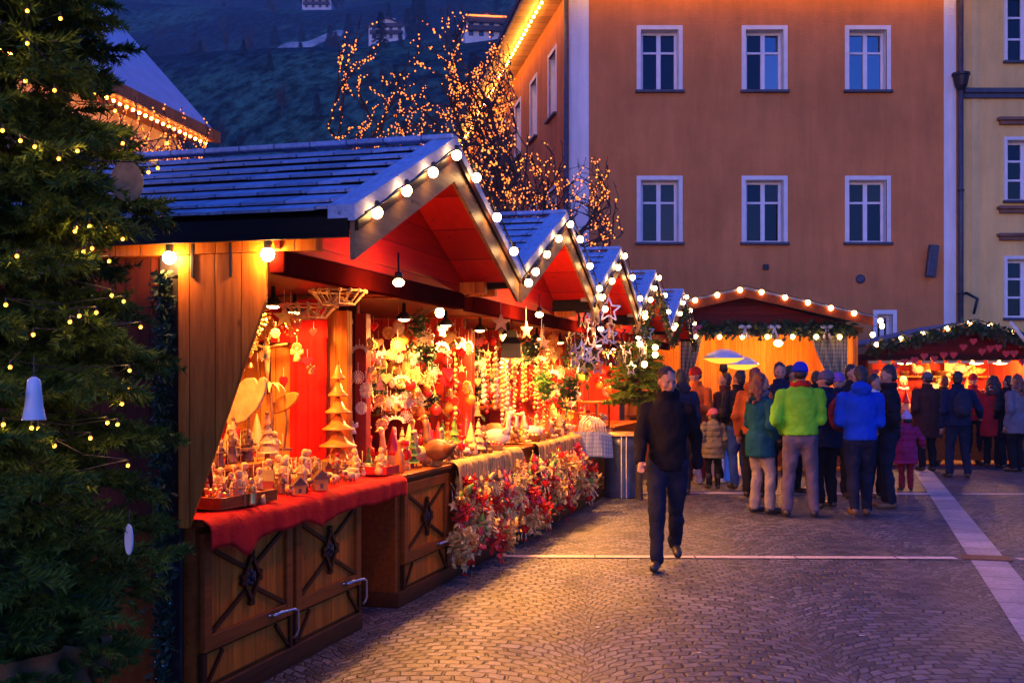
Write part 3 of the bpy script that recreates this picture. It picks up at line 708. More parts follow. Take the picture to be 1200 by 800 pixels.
def stall(c, label, cy0=-1.3, cy1=1.3, doors=(), first=False, gable=m_redgable):
    t = thing('market_stall', row(c, 0), -ROWA, label, 'market stall', 'row of wooden market stalls')
    # roof of overlapping boards
    a = MB(); nrow = 8; Ls = math.hypot(RH, ZR-ZE)
    for sg in (-1, 1):
        d = Vector((0, sg*RH, ZE-ZR)).normalized(); nrm = Vector((0, sg*(ZR-ZE), RH)).normalized()
        for k in range(nrow):
            x = XB
            while x < XF-.1:
                wd = min(random.uniform(.5, .9), XF-.1-x); jj = random.uniform(-.006, .006)
                p0 = Vector((0, 0, ZR))+d*(Ls*k/nrow)+nrm*.012; p1 = Vector((0, 0, ZR))+d*(Ls*(k+1)/nrow+.03+jj)+nrm*(.04+jj)
                if k == nrow-1: p1 -= d*.03
                e = (p1-p0).normalized(); n2 = nrm
                vs = [p0, p1, p0+n2*.014, p1+n2*.014]
                V8 = [Vector((xx, v_.y, v_.z)) for xx in (x+.002, x+wd-.002) for v_ in vs]
                fs = [(0,1,3,2),(4,6,7,5),(2,3,7,6),(0,4,5,1),(1,5,7,3),(0,2,6,4)]
                if sg > 0: fs = [tuple(reversed(f)) for f in fs]
                a.add(V8, fs, 0); x += wd
            q = Vector((0, 0, ZR))+d*(Ls*(k+1)/nrow+.018)+nrm*.014
            if k < nrow-1: a.bar((XB, q.y, q.z), (XF-.1, q.y, q.z), .02, .044, up=tuple(nrm), m=1)  # dark bar stands in for the shadow under the board's lower edge
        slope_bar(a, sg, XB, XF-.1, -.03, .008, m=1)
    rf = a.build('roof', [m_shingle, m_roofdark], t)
    a = MB()
    for sg in (-1, 1): slope_bar(a, sg, XF-.1, XF+.03, -.01, .062, t1=1.012)
    a.build('verge_board', m_shingle, rf)
    a = MB(); a.box(XB, XF+.03, -.05, .05, ZR+.045, ZR+.075); a.build('ridge_cap', m_shingle, rf, bevel=.008)
    for sg in (-1, 1):
        a = MB(); slope_bar(a, sg, XF, XF+.022, -.19, -.012, t0=0.0, t1=1.0); a.build('bargeboard', m_barge, t)
        a = MB(); slope_bar(a, sg, XF-.03, XF+.0, -.06, -.0135, t0=.01, t1=.985); slope_bar(a, sg, XF+.0235, XF+.04, -.06, -.0135, t0=.0, t1=1); a.build('batten', m_mould, t)
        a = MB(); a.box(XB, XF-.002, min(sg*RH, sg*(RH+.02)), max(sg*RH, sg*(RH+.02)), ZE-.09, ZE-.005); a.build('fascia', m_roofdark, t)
        a = MB(); a.box(XB+.1, .66, sg*1.33-.035, sg*1.33+.035, 2.192, 2.27); a.build('eave_beam', m_pine, t)
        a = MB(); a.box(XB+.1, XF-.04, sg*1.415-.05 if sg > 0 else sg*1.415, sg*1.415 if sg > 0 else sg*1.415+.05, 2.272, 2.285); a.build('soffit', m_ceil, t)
    # gable panel of red boards with a beam under it
    a = MB(); zb = 2.2; k = RH*(ZR-.05-zb)/(ZR-ZE); yb_ = min(k, RH-.04)
    zc = ZR-.05-(ZR-ZE)*yb_/RH
    a.prism([(-yb_, zb), (yb_, zb), (yb_, zc), (0, ZR-.05), (-yb_, zc)], .025, 'yz', .47); a.build('gable_panel', gable, t)
    a = MB(); a.box(.42, .5, -RH+.06, RH-.06, 2.09, 2.197); a.build('gable_beam', mat('maroon_beam_paint', (.05, .003, .002), 1, 0, .3, 6, spec=0), t, bevel=.006)
    a = MB(); slope_bar(a, -1, .49, XF-.035, -.075, -.05, t0=.01, t1=.96); slope_bar(a, 1, .49, XF-.035, -.075, -.05, t0=.01, t1=.96); a.build('roof_lining', gable, t)
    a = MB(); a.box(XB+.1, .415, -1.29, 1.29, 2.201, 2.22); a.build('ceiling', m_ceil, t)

    # walls
    for sg in (-1, 1):
        xf = -.18 if (first and sg < 0) else -.42
        a = MB(); y0, y1 = sorted((sg*1.3, sg*1.265)); a.box(-1.6, xf, y0, y1, 0, 2.19); a.build('side_wall', wood('dark_side_boards', (.05, .007, .003), (.12, .02, .007), plank=.14, rough=.7), t)
        a = MB(); y0, y1 = sorted((sg*1.263, sg*1.245)); a.box(-1.58, xf, y0, y1, 0, 2.19); a.build('lining', m_redwood if not (first and sg > 0) else m_orange_wood, t)
        if first and sg < 0: a = MB(); a.box(-.178, -.06, -1.32, -1.24, 0, 2.19); a.build('post', mat('black_painted_post', (.02, .012, .01), .6, 0, .3, 8), t, bevel=.005)
        else: a = MB(); a.box(-.418, -.33, sg*1.29-.045, sg*1.29+.045, .0, 2.088); a.build('post', m_pine if first else m_redpost, t, bevel=.005)
    a = MB(); a.box(-1.65, -1.605, -1.3, 1.3, 0, 2.19); a.build('back_wall', m_redwood, t)
    # counter
    a = MB(); a.box(-.6, 0, cy0, cy1, .11, .9); a.build('counter', m_frame, t)
    a = MB(); a.box(-.63, .03, cy0-.015, cy1+.015, 0, .11); a.build('plinth', m_plinth, t, bevel=.008)
    a = MB(); a.box(-.66, .05, cy0-.01, max(cy1, 1.24), .9, .93); a.build('counter_top', m_frame, t, bevel=.006)
    for (d0, d1) in doors:
        cabinet_door(t, d0, d1, .29, .865)
        a = MB(); a.box(0, .014, d0+.03, d1-.03, .13, .275); a.build('lower_panel', m_pinez, t)
        a = MB(); a.box(0, .03, d0-.005, d0+.03, .115, .285); a.box(0, .03, d1-.03, d1+.005, .115, .285)
        a.bar((.022, d0+.045, .135), (.022, d0+.19, .27), .02, .014, up=(1, 0, 0)); a.bar((.022, d1-.045, .135), (.022, d1-.19, .27), .02, .014, up=(1, 0, 0)); a.build('cross_moulding', m_mould, t)
    return t
def ceiling_lamp(t_s, v, z, label, power, warm=WARM, r=.075, bare=False):
    t = thing('stall_lamp', row(t_s, v, z), 0, label, 'lamp')
    if bare: r = .05; a = MB(); a.lathe([(.006, .16), (.006, .06), (.02, .055), (.024, .02)], 12); a.build('socket', m_iron, t, smooth=True)
    else: a = MB(); a.lathe([(.012, .12), (.015, .05), (.03, .045), (r, -.005), (r-.006, -.008), (.026, .03)], 16); a.build('lamp_shade', m_iron, t, smooth=True)
    a = MB(); a.ball((0, 0, 0), (r*.62, r*.62, .022), 12, 6); a.build('bulb', m_bulb, t, smooth=True)
    if bare: point((0, 0, -.06), power, warm, .03, t)
    else:
        l = bpy.data.lights.new('lamp_light', 'SPOT'); l.energy = power*2.75; l.color = warm; l.shadow_soft_size = .05; l.spot_size = math.radians(165); l.spot_blend = .35
        lo = bpy.data.objects.new('lamp_light', l); C.objects.link(lo); lo.location = (0, 0, -.03); lo.parent = t
    return t

s1 = stall(-1.32, 'nearest wooden market stall with red gable and diagonally crossed cabinet doors', -1.3, .66, [(-1.27, -.33), (-.29, .64)], True)
s2 = stall(1.6, 'second market stall, with ornaments hung thickly and one crossed door by its counter', -1.6, 1.3, [(-1.5, -.52)])
s3 = stall(4.2, 'third market stall, with dark tin stars in its gable', -1.3, 2.0, [])
s4 = stall(6.8, 'fourth market stall, with the small fir tree before it', -1.3, 1.3, [])
s5 = stall(9.8, 'farthest market stall of the row, next to the patio heaters', -1.3, 1.3, [])
# cheek board hung at the near side of the first stall
a = MB(); pl = [(-.055, .9), (-.055, 2.19), (.40, 2.19), (.40, 1.96), (0.0, .9)]
a.prism(pl, .024, 'xz', -1.345); ck = a.build('cheek_panel', m_pine, s1, bevel=.004)
for x in (.02, .22): 
    a = MB(); a.box(x, x+.012, -1.368, -1.358, 2.08, 2.24); a.build('hinge', m_iron, ck)
# garland on the dark post
def leafcloud(n, fn, size, rnd, elong=2.6):
    vs, fs = [], []
    for i in range(n):
        p = fn(rnd); d = Vector((rnd.gauss(0, 1), rnd.gauss(0, 1), rnd.gauss(0, 1))).normalized(); s = d.cross(Vector((rnd.random(), rnd.random(), rnd.random()))).normalized()
        l = size*rnd.uniform(.6, 1.4); o = len(vs)
        vs += [p, p+d*l*.5+s*l/elong/1.6, p+d*l, p+d*l*.5-s*l/elong/1.6]; fs.append((o, o+1, o+2, o+3))
    return vs, fs
g_ = thing('pine_garland', row(-2.62, -.13, 0), -ROWA, 'dark green garland running down the black post of the nearest stall', 'garland')
a = MB(); a.add(*leafcloud(2600, lambda r: Vector((r.gauss(0, .022), -.075+r.gauss(0, .02), r.uniform(.05, 2.1))), .04, random.Random(4))); a.build('sprig', m_leafd, g_)
bm_ = MB(); bm_.ball((0, 0, 0), .004, 6, 4); me = bm_.mesh('berry', m_silver)
for i in range(26): inst('berry', me, (random.gauss(0, .02), -.1, random.uniform(.1, 2.0)), parent=g_)

names = ['nearest stall', 'second stall', 'third stall', 'fourth stall', 'farthest stall']
cs = [-1.32, 1.6, 4.2, 6.8, 9.8]
for i, c in enumerate(cs):
    x = XF+.075
    pts = [row(c-RH, x, ZE+.02), row(c, x, ZR+.03), row(c+RH, x+.02, ZE-.02)]
    festoon(pts, 'round warm bulbs strung along the gable of the '+names[i], .0265 if i < 2 else .029, .42 if i < 2 else .46, drop=.045)
festoon([row(-1.32-1.46, XB+1.2, 2.25), row(-1.32-1.46, -.35, 2.25)], 'round bulbs hung under the near eave, hidden partly by the fir', gap=.6)
for i, v in enumerate((-.08, .43)):
    t = thing('eave_bulb', row(-1.32-1.39, v, 2.175), 0, ['round bulb under the near eave above the cheek board', 'round bulb under the near eave beside the red gable'][i], 'bulb')
    a = MB(); a.ball((0, 0, 0), .031, 14, 9); a.build('bulb', m_nearbulb, t, smooth=True)
    a = MB(); a.lathe([(.018, .022), (.018, .07), (.012, .1)], 10); a.build('socket', m_cable, t)
festoon([row(.1, .1, 2.05), row(.25, .7, 2.3)], 'single round bulb between the first two gables', .033, .5)
# lamps inside
front_lamps = [(-1.75, .7, 5), (1.3, .72, 14), (3.9, .72, 16), (6.4, .72, 12)]  # those past the nearest stall are added to light dolls and paving
for i, (s_, v_, p_) in enumerate(front_lamps):
    ceiling_lamp(s_, v_, 2.12, 'bare lamp placed to light the red gable and goods of the '+names[i], p_*POW, bare=True)
lamp_pw = [(-1.9, -.5, 14), (-.95, -.45, 14), (-.35, -.6, 4), (.7, -.2, 26), (1.7, -.2, 34), (2.7, -.2, 24), (3.7, -.2, 32), (4.9, -.2, 36), (6.3, -.25, 40), (7.5, 0, 34), (9.2, -.1, 34), (10.4, -.1, 30)]
for i, (s_, v_, p_) in enumerate(lamp_pw):
    k = min(range(5), key=lambda q: abs(cs[q]-s_))
    nth = sum(1 for l in lamp_pw[:i] if min(range(5), key=lambda q: abs(cs[q]-l[0])) == k)
    ceiling_lamp(s_, v_, 2.07, '%s cone lamp from the near side under the %s ceiling' % (['first', 'second', 'third', 'fourth'][nth], names[k]), p_*POW)

# ------------------------------------------------------------------ cloths
def drape(name, y0, y1, xi, xo, zt, drop, m, label, cat, sc0, wav=.02, hem=.03, parent=None, knots=()):
    def fn(u, v):
        y = y0+(y1-y0)*u; Lt = xo-xi; tot = Lt+drop; d = v*tot
        w_ = wav*(math.sin(y*23+math.sin(y*7)*2)+.6*math.sin(y*41+1))
        if d < Lt-.02: return (xi+d, y, zt+.004*math.sin(y*17+d*20)+.003)
        e = (d-Lt+.02)/(drop+.02); dr = drop+hem*math.sin(y*9+1)+hem*.5*math.sin(y*21)
        for ky, kd in knots: dr += kd*math.exp(-((y-ky)/.1)**2)
        return (xo+.012*min(1, e*4)+w_*e**.7*.9, y, zt-.012-(dr*e))
    a = MB(); n = int(abs(y1-y0)/.018); a.grid(fn, n, 34)
    t = a.build(name, m, None, smooth=True); t.location = row(sc0, 0); t.rotation_euler = (0, 0, -ROWA)
    s_ = t.modifiers.new('t', 'SOLIDIFY'); s_.thickness = .004
    return tag(t, label, cat)
drape('tablecloth', -1.33, 1.29, -.64, .09, .934, .12, m_redcloth, 'bright red cloth laid over the counter of the nearest stall', 'tablecloth', -1.32, .006, .006, knots=((-.98, .09), (-.1, .05)))
m_plaid1 = cloth('striped_linen', (.68, .42, .13), plaid=((.2, .16, .07), .085, 'y'))
drape('tablecloth', -.48, 1.55, -.3, .085, .94, .2, m_plaid1, 'cream striped cloth on the counter of the second stall', 'tablecloth', 1.6, .02, .03)
m_plaid2 = cloth('striped_linen_dark', (.66, .4, .12), plaid=((.26, .12, .05), .07, 'y'))
drape('tablecloth', -.4, 2.0, -.3, .085, .94, .2, m_plaid2, 'cream striped cloth on the counter of the third stall', 'tablecloth', 4.2, .02, .03)
m_plaid3 = cloth('striped_linen_red', (.55, .2, .06), plaid=((.5, .4, .25), .07, 'y'))
drape('tablecloth', -1.3, 1.3, -.3, .085, .94, .25, m_plaid3, 'red and cream cloth on the counter of the fourth stall', 'tablecloth', 6.8, .02, .03)

# ------------------------------------------------------------------ kinds of goods, each mesh made once and shared
_K = {}
def K(kind, m, m2=None):
    key = (kind, m.name, m2.name if m2 else '')
    if key in _K: return _K[key]
    m2 = m2 or m; a = MB(); th = .0012
    def thread(z0, l=.07): a.box(-th, th, -th, th, z0, z0+l, 1)
    if kind == 'straw_star':
        for k in range(8):
            an = k*PI/8; d = Vector((math.cos(an), 0, math.sin(an)))*.05; a.bar(-d, d, .0045, .003, up=(0, 1, 0))
            for sg in (-1, 1): 
                e = d*sg; a.ball(e, .006, 6, 4)
        a.path([(math.cos(q)*.03, 0, math.sin(q)*.03) for q in [i*PI/8 for i in range(17)]], .0025, 5); thread(.05)
    elif kind == 'snowflake':
        for k in range(12):
            an = k*PI/6; a.ball((math.cos(an)*.04, 0, math.sin(an)*.04), (.012, .005, .012), 8, 5)
            a.bar((0, 0, 0), (math.cos(an)*.036, 0, math.sin(an)*.036), .006, .004, up=(0, 1, 0))
        a.ball((0, 0, 0), (.014, .006, .014), 8, 5); a.path([(math.cos(q)*.027, 0, math.sin(q)*.027) for q in [i*PI/8 for i in range(17)]], .003, 5); thread(.05)
    elif kind == 'arch':
        pts = [(.075*math.cos(q), 0, .05*math.sin(q)) for q in [PI*i/10 for i in range(11)]]
        for i in range(10): a.bar(pts[i], pts[i+1], .022, .006, up=(0, 1, 0))
        for i in range(7): q = PI*(i+.5)/7; a.ball((.075*math.cos(q), 0, .05*math.sin(q)+.015), (.011, .005, .011), 6, 4)
        thread(.055, .06)
    elif kind == 'bauble':
        a.ball((0, 0, 0), .035, 14, 10); a.lathe([(.009, .032), (.009, .043)], 8, m=1); thread(.043)
    elif kind == 'heart':
        pts = []
        for i in range(20):
            q = 2*PI*i/20; pts.append((.0028*16*math.sin(q)**3, .0028*(13*math.cos(q)-5*math.cos(2*q)-2*math.cos(3*q)-math.cos(4*q))))
        a.prism(pts, .014, 'xz'); thread(.025)
    elif kind == 'star':
        pts = [(math.sin(i*PI/5)*(.05 if i % 2 == 0 else .021), math.cos(i*PI/5)*(.05 if i % 2 == 0 else .021)) for i in range(10)]
        a.prism(pts, .008, 'xz'); thread(.05)
    elif kind == 'tin_star':
        P = [Vector((math.sin(i*PI/5)*(.105 if i % 2 == 0 else .045), 0, math.cos(i*PI/5)*(.105 if i % 2 == 0 else .045))) for i in range(10)]
        for i in range(10): a.bar(P[i], P[(i+1) % 10], .012, .012, up=(0, 1, 0))
        thread(.1, .1)
    elif kind == 'angel':
        a.lathe([(.03, -.05), (.022, -.02), (.009, .018), (.004, .022)], 10); a.ball((0, 0, .032), .013, 8, 6, 1)
        for sg in (-1, 1): a.prism([(0, .015), (sg*.04, .035), (sg*.045, .0), (sg*.02, -.012)], .004, 'xz', -.008)
        thread(.045)
    elif kind == 'bell':
        a.lathe([(.034, -.03), (.03, -.02), (.02, .01), (.012, .026), (.004, .03)], 12); a.ball((0, 0, -.034), .008, 6, 5, 1); thread(.03)
    elif kind == 'tree_cutout':
        a.prism([(-.04, -.06), (.04, -.06), (.02, -.02), (.032, -.02), (.012, .02), (.022, .02), (0, .07), (-.022, .02), (-.012, .02), (-.032, -.02), (-.02, -.02)], .01, 'xz'); thread(.07)
    elif kind == 'sprig':
        r = random.Random(2); a.add(*leafcloud(170, lambda q: Vector((q.gauss(0, .035), q.gauss(0, .035), q.gauss(0, .05))), .05, r)); a.ball((.01, -.03, -.01), .012, 6, 5, 1); a.ball((-.02, -.03, .01), .01, 6, 5, 1)
    elif kind == 'felt_doll':
        a.ball((0, 0, 0), (.03, .024, .038), 10, 7); a.ball((0, 0, .05), .02, 10, 7, 1); a.lathe([(.024, .055), (.02, .065), (.012, .09), (.002, .12)], 10)
        for sg in (-1, 1):
            a.path([(sg*.014, 0, -.03), (sg*.018, .004, -.06), (sg*.016, -.004, -.09)], .004, 5, 1); a.ball((sg*.016, -.008, -.094), (.009, .014, .008), 6, 5)
            a.path([(sg*.026, 0, .02), (sg*.045, -.008, -.002), (sg*.05, -.012, -.026)], .006, 5); a.ball((sg*.05, -.012, -.03), .008, 6, 5, 1)
        a.ball((0, -.021, .048), .005, 5, 4)
        thread(.118, .03)
    elif kind == 'mushroom':
        a.lathe([(.038, 0), (.034, .015), (.02, .03), (.004, .036)], 12); a.lathe([(.012, -.045), (.01, -.02), (.014, 0)], 8, m=1)
        for k in range(6): a.ball((math.cos(k)*.024, math.sin(k)*.024, .022), .005, 5, 4, 1)
        thread(.035)
    elif kind == 'figurine':         # robed nativity figure standing
        a.lathe([(.026, 0), (.024, .01), (.02, .05), (.018, .075), (.02, .085), (.01, .1)], 12, sy=.8); a.ball((0, 0, .112), (.0125, .0125, .015), 9, 7, 1); a.ball((0, .004, .118), (.015, .014, .013), 9, 6)
        for sg in (-1, 1): a.path([(sg*.02, 0, .085), (sg*.026, -.012, .066), (sg*.008, -.024, .068)], [.007, .007, .005], 6)
        a.path([(.03, -.02, 0), (.03, -.02, .12)], .002, 4, 1)
    elif kind == 'kneeling_figure':
        a.ball((0, 0, .02), (.022, .03, .022), 10, 6); a.path([(0, .005, .02), (0, -.002, .06)], [.018, .013], 8); a.ball((0, -.006, .077), .0125, 9, 7, 1); a.path([(.012, -.005, .055), (0, -.028, .05), (-.012, -.005, .055)], .005, 5)
    elif kind == 'sheep':
        a.ball((0, 0, .032), (.02, .032, .018), 10, 7); a.ball((0, -.036, .045), (.009, .014, .01), 8, 6, 1)
        for sx in (-1, 1):
            for sy in (-1, 1): a.path([(sx*.01, sy*.018, .025), (sx*.01, sy*.018, 0)], .004, 5, 1)
    elif kind == 'goose':
        a.ball((0, .02, .075), (.045, .085, .05), 14, 9); a.path([(0, -.03, .09), (0, -.06, .13), (0, -.062, .18), (0, -.07, .21)], [.03, .018, .013, .015], 10); a.ball((0, -.078, .217), (.016, .024, .017), 10, 7)
        a.path([(0, -.098, .215), (0, -.13, .208)], [.008, .002], 6, 1); a.path([(0, .09, .08), (0, .14, .1)], [.03, .004], 8)
        for sg in (-1, 1): a.path([(sg*.02, 0, .04), (sg*.02, 0, .004)], .005, 5, 1); a.ball((sg*.02, -.012, .004), (.012, .02, .004), 6, 4, 1)
    elif kind == 'gnome':
        a.lathe([(.045, 0), (.048, .03), (.036, .075), (.02, .09)], 12); a.lathe([(.04, .08), (.034, .1), (.016, .16), (.002, .215)], 12, m=1); a.ball((0, -.036, .08), .01, 8, 6); a.path([(0, -.034, .075), (0, -.042, .045), (0, -.036, .02)], [.022, .017, .003], 8)
    elif kind == 'teddy':
        a.ball((0, 0, .05), (.035, .03, .04), 12, 8); a.ball((0, -.004, .11), .028, 12, 8); a.ball((0, -.03, .104), .012, 8, 6, 1)
        for sg in (-1, 1):
            a.ball((sg*.022, 0, .134), .011, 8, 6); a.path([(sg*.02, -.01, .02), (sg*.035, -.055, .014)], [.017, .014], 8); a.path([(sg*.03, 0, .075), (sg*.05, -.02, .05)], [.012, .01], 8)
    elif kind == 'candle_house':
        a.box(-.035, .035, -.03, .03, 0, .06); a.prism([(-.045, .058), (.045, .058), (0, .105)], .07, 'xz', 0, 1); a.box(-.008, .008, -.033, -.0305, .01, .035, 1); a.box(.018, .026, -.01, 0, .08, .115)
    elif kind == 'wooden_tree':
        for k in range(4): r = .045-.01*k; a.lathe([(r, .03+.04*k), (r*.35, .065+.04*k)], 12)
        a.lathe([(.012, 0), (.01, .03)], 8, m=1); a.ball((0, 0, .19), .009, 6, 5, 1)
    elif kind == 'nutcracker':
        a.box(-.02, .02, -.014, .014, .0, .006, 1)
        for sg in (-1, 1): a.path([(sg*.01, 0, .005), (sg*.01, 0, .06)], .008, 7, 1); a.path([(sg*.024, 0, .105), (sg*.027, 0, .06)], .006, 6)
        a.lathe([(.016, .055), (.021, .1), (.018, .112)], 10); a.ball((0, 0, .126), .016, 9, 7, 1); a.lathe([(.018, .134), (.019, .165), (.003, .168)], 10)
    elif kind == 'basket':
        a.lathe([(.05, 0), (.07, .05), (.073, .052), (.068, .05), (.045, .008)], 14)
        for k in range(7): a.ball((math.cos(k*2.4)*.035, math.sin(k*2.4)*.035, .05), .02, 8, 6, 1)
    elif kind == 'bottle':
        a.lathe([(.025, 0), (.025, .09), (.011, .12), (.011, .15), (.013, .151), (.013, .165), (.004, .166)], 12)
    me = a.mesh(kind, [m, m2], smooth=kind in ('bauble', 'felt_doll', 'figurine', 'kneeling_figure', 'sheep', 'goose', 'gnome', 'teddy', 'mushroom', 'bell', 'angel', 'bottle', 'nutcracker', 'basket', 'snowflake'))
    _K[key] = me; return me
NAMES = {m_cream.name: 'pale wooden', m_straw.name: 'straw coloured', m_white.name: 'white', m_red.name: 'glossy red', m_gold.name: 'golden', m_silver.name: 'silver', m_green.name: 'moss green', m_brown.name: 'brown', m_orange.name: 'orange', m_pink.name: 'rose pink', m_leafd.name: 'dark green', m_redcloth.name: 'red felt', m_iron.name: 'dark'}
WORD = {'straw_star': ('straw star', 'ornament'), 'snowflake': ('lace snowflake', 'ornament'), 'arch': ('little carved arch', 'ornament'), 'bauble': ('bauble', 'ornament'), 'heart': ('heart', 'ornament'), 'star': ('five pointed star', 'ornament'),
        'tin_star': ('outlined tin star', 'ornament'), 'angel': ('angel', 'ornament'), 'bell': ('bell', 'ornament'), 'tree_cutout': ('tree shaped cutout', 'ornament'), 'sprig': ('sprig with berries', 'sprig'), 'felt_doll': ('pixie doll with dangling legs', 'doll'),
        'mushroom': ('toadstool', 'ornament'), 'figurine': ('robed figurine with staff', 'figurine'), 'kneeling_figure': ('kneeling figurine', 'figurine'), 'sheep': ('little sheep', 'figurine'), 'goose': ('goose', 'figurine'), 'gnome': ('gnome in pointed hat', 'figurine'),
        'teddy': ('sitting bear', 'toy'), 'candle_house': ('little house', 'ornament'), 'wooden_tree': ('tiered toy tree', 'figurine'), 'nutcracker': ('toy soldier', 'figurine'), 'basket': ('basket of small balls', 'basket'), 'bottle': ('bottle', 'bottle')}
NM = {'arch': 'carved_arch', 'star': 'star_ornament', 'heart': 'heart_ornament', 'bell': 'bell_ornament', 'angel': 'angel_ornament', 'bauble': 'bauble', 'snowflake': 'snowflake_ornament', 'tree_cutout': 'tree_ornament', 'sprig': 'green_sprig', 'teddy': 'toy_bear', 'mushroom': 'toadstool_ornament', 'goose': 'goose_figure', 'gnome': 'gnome_figure', 'nutcracker': 'toy_soldier', 'sheep': 'toy_sheep', 'candle_house': 'toy_house'}
def put(kind, m, m2, s, v, z, rz, scale, where, rx=0, ry=0):
    w0, cat = WORD[kind]; lab = '%s %s %s' % (NAMES[m.name], w0, where)
    o = inst(NM.get(kind, kind), K(kind, m, m2), row(s, v, z), rz, scale, lab, cat, '%s %ss %s' % (NAMES[m.name], cat, where), rx=rx)
    if ry: o.rotation_euler.y = ry
    return o
R = random.Random(77)
hang_kinds = [('straw_star', m_straw, m_white), ('snowflake', m_white, m_white), ('snowflake', m_straw, m_white), ('arch', m_white, m_white), ('bauble', m_red, m_gold), ('bauble', m_gold, m_gold), ('heart', m_red, m_white), ('star', m_straw, m_white),
              ('angel', m_white, m_cream), ('bell', m_gold, m_red), ('tree_cutout', m_cream, m_white), ('straw_star', m_white, m_white), ('star', m_gold, m_white), ('bauble', m_orange, m_gold), ('bauble', m_red, m_gold), ('sprig', m_leafd, m_red), ('angel', m_cream, m_cream), ('heart', m_cream, m_white)]
def hang(s0, s1, v0, v1, z0, z1, n, where, kinds=hang_kinds, scl=(.8, 1.5)):
    for i in range(n):
        k, m, m2 = kinds[R.randrange(len(kinds))]
        put(k, m, m2, R.uniform(s0, s1), R.uniform(v0, v1), R.uniform(z0, z1), -ROWA+R.gauss(.3, .7), R.uniform(*scl), where)
def grid_hang(s0, s1, v, zs, n, where, kinds, sc=1.2):
    for z in zs:
        for i in range(n):
            k, m, m2 = kinds[R.randrange(len(kinds))]
            put(k, m, m2, s0+(s1-s0)*(i+.5)/n+R.uniform(-.04, .04), v+R.uniform(-.04, .04), z+R.uniform(-.03, .03), -ROWA+R.gauss(.1, .35), sc*R.uniform(.85, 1.15), where)
# second stall: tidy rows of pale ornaments first seen past the orange post, thicker stuff further on
pale = [hang_kinds[i] for i in (0, 1, 2, 3, 10, 11, 8)]
grid_hang(.05, 1.35, -.36, (1.28, 1.42, 1.6, 1.78), 6, 'in the near hanging rows of the second stall', pale, .88)
hang(.2, 1.5, -.7, -.3, 1.35, 2.05, 46, 'deeper inside the second stall', scl=(.7, 1.2))
hang(1.1, 2.9, -.62, -.24, 1.3, 2.08, 84, 'hung at the far half of the second stall')
hang(3.05, 5.4, -.58, -.24, 1.4, 2.08, 92, 'hung along the front of the third stall')
hang(5.6, 8.0, -.55, -.2, 1.3, 2.08, 60, 'hung along the front of the fourth stall', scl=(1, 1.8))
hang(8.6, 11, -.35, 0, 1.35, 2.08, 22, 'hung in the farthest stall', scl=(1.2, 2))
# tin stars in front of the third and fourth gables
for i in range(26):
    s_ = R.uniform(3.2, 5.1); put('tin_star', m_silver if i % 3 else m_iron, m_white, s_, .45+R.uniform(-.05, .3), R.uniform(1.75, 2.4-abs(s_-4.2)*.2), -ROWA+R.gauss(.9, .5), R.uniform(.8, 1.4), 'before the third gable')
for i in range(16):
    put('tin_star', m_silver if i % 2 else m_iron, m_white, R.uniform(5.9, 7.6), .45+R.uniform(-.05, .3), R.uniform(1.75, 2.3), -ROWA+R.gauss(.9, .5), R.uniform(.8, 1.3), 'before the fourth gable')
for i in range(4):
    put('star', m_straw, m_white, R.uniform(.6, 2.5), .5+R.uniform(0, .15), R.uniform(1.85, 2.05), -ROWA+R.gauss(.9, .5), R.uniform(1.3, 1.9), 'below the second gable beam')
for i in range(6):
    put('sprig', m_leafd if i % 3 else m_green, m_red, R.uniform(1.5, 5.6), .1+R.uniform(0, .25), R.uniform(1.45, 1.95), R.random()*6, R.uniform(1.0, 1.6), 'hung between the second and fourth stalls')
# goods on counters
fig_kinds = [('gnome', m_cream, m_red), ('gnome', m_white, m_orange), ('goose', m_white, m_orange), ('teddy', m_brown, m_cream), ('teddy', m_cream, m_brown), ('candle_house', m_cream, m_red), ('wooden_tree', m_green, m_brown), ('wooden_tree', m_cream, m_brown), ('nutcracker', m_red, m_cream),
             ('basket', m_straw, m_red), ('bottle', m_orange, m_gold), ('sheep', m_white, m_brown), ('gnome', m_straw, m_straw), ('goose', m_cream, m_orange), ('basket', m_brown, m_gold)]
def stand(s0, s1, v0, v1, z, n, where, kinds=fig_kinds, scl=(.9, 1.6), cell=.11):
    spots = []
    tries = 0
    while len(spots) < n and tries < n*60:
        tries += 1; s_, v_ = R.uniform(s0, s1), R.uniform(v0, v1)
        if all((s_-a_)**2+(v_-b_)**2 > cell**2 for a_, b_ in spots): spots.append((s_, v_))
    for s_, v_ in spots:
        k, m, m2 = kinds[R.randrange(len(kinds))]; put(k, m, m2, s_, v_, z, -ROWA+R.gauss(.5, .7), R.uniform(*scl), where)
stand(.1, 1.1, -.5, -.05, .931, 20, 'on the bare near end of the second counter')
stand(1.15, 3.0, -.55, -.02, .945, 46, 'on the second striped counter', scl=(1, 1.7), cell=.1)
stand(3.85, 6.1, -.5, -.02, .945, 52, 'on the third striped counter', scl=(1, 1.6), cell=.1)
stand(5.6+.7, 8, -.5, 0, .95, 30, 'on the fourth counter', scl=(1.1, 1.9), cell=.13)
put('goose', m_brown, m_orange, .85, -.0, .932, -ROWA-2.1, 1.7, 'the big one at the near end of the second counter')
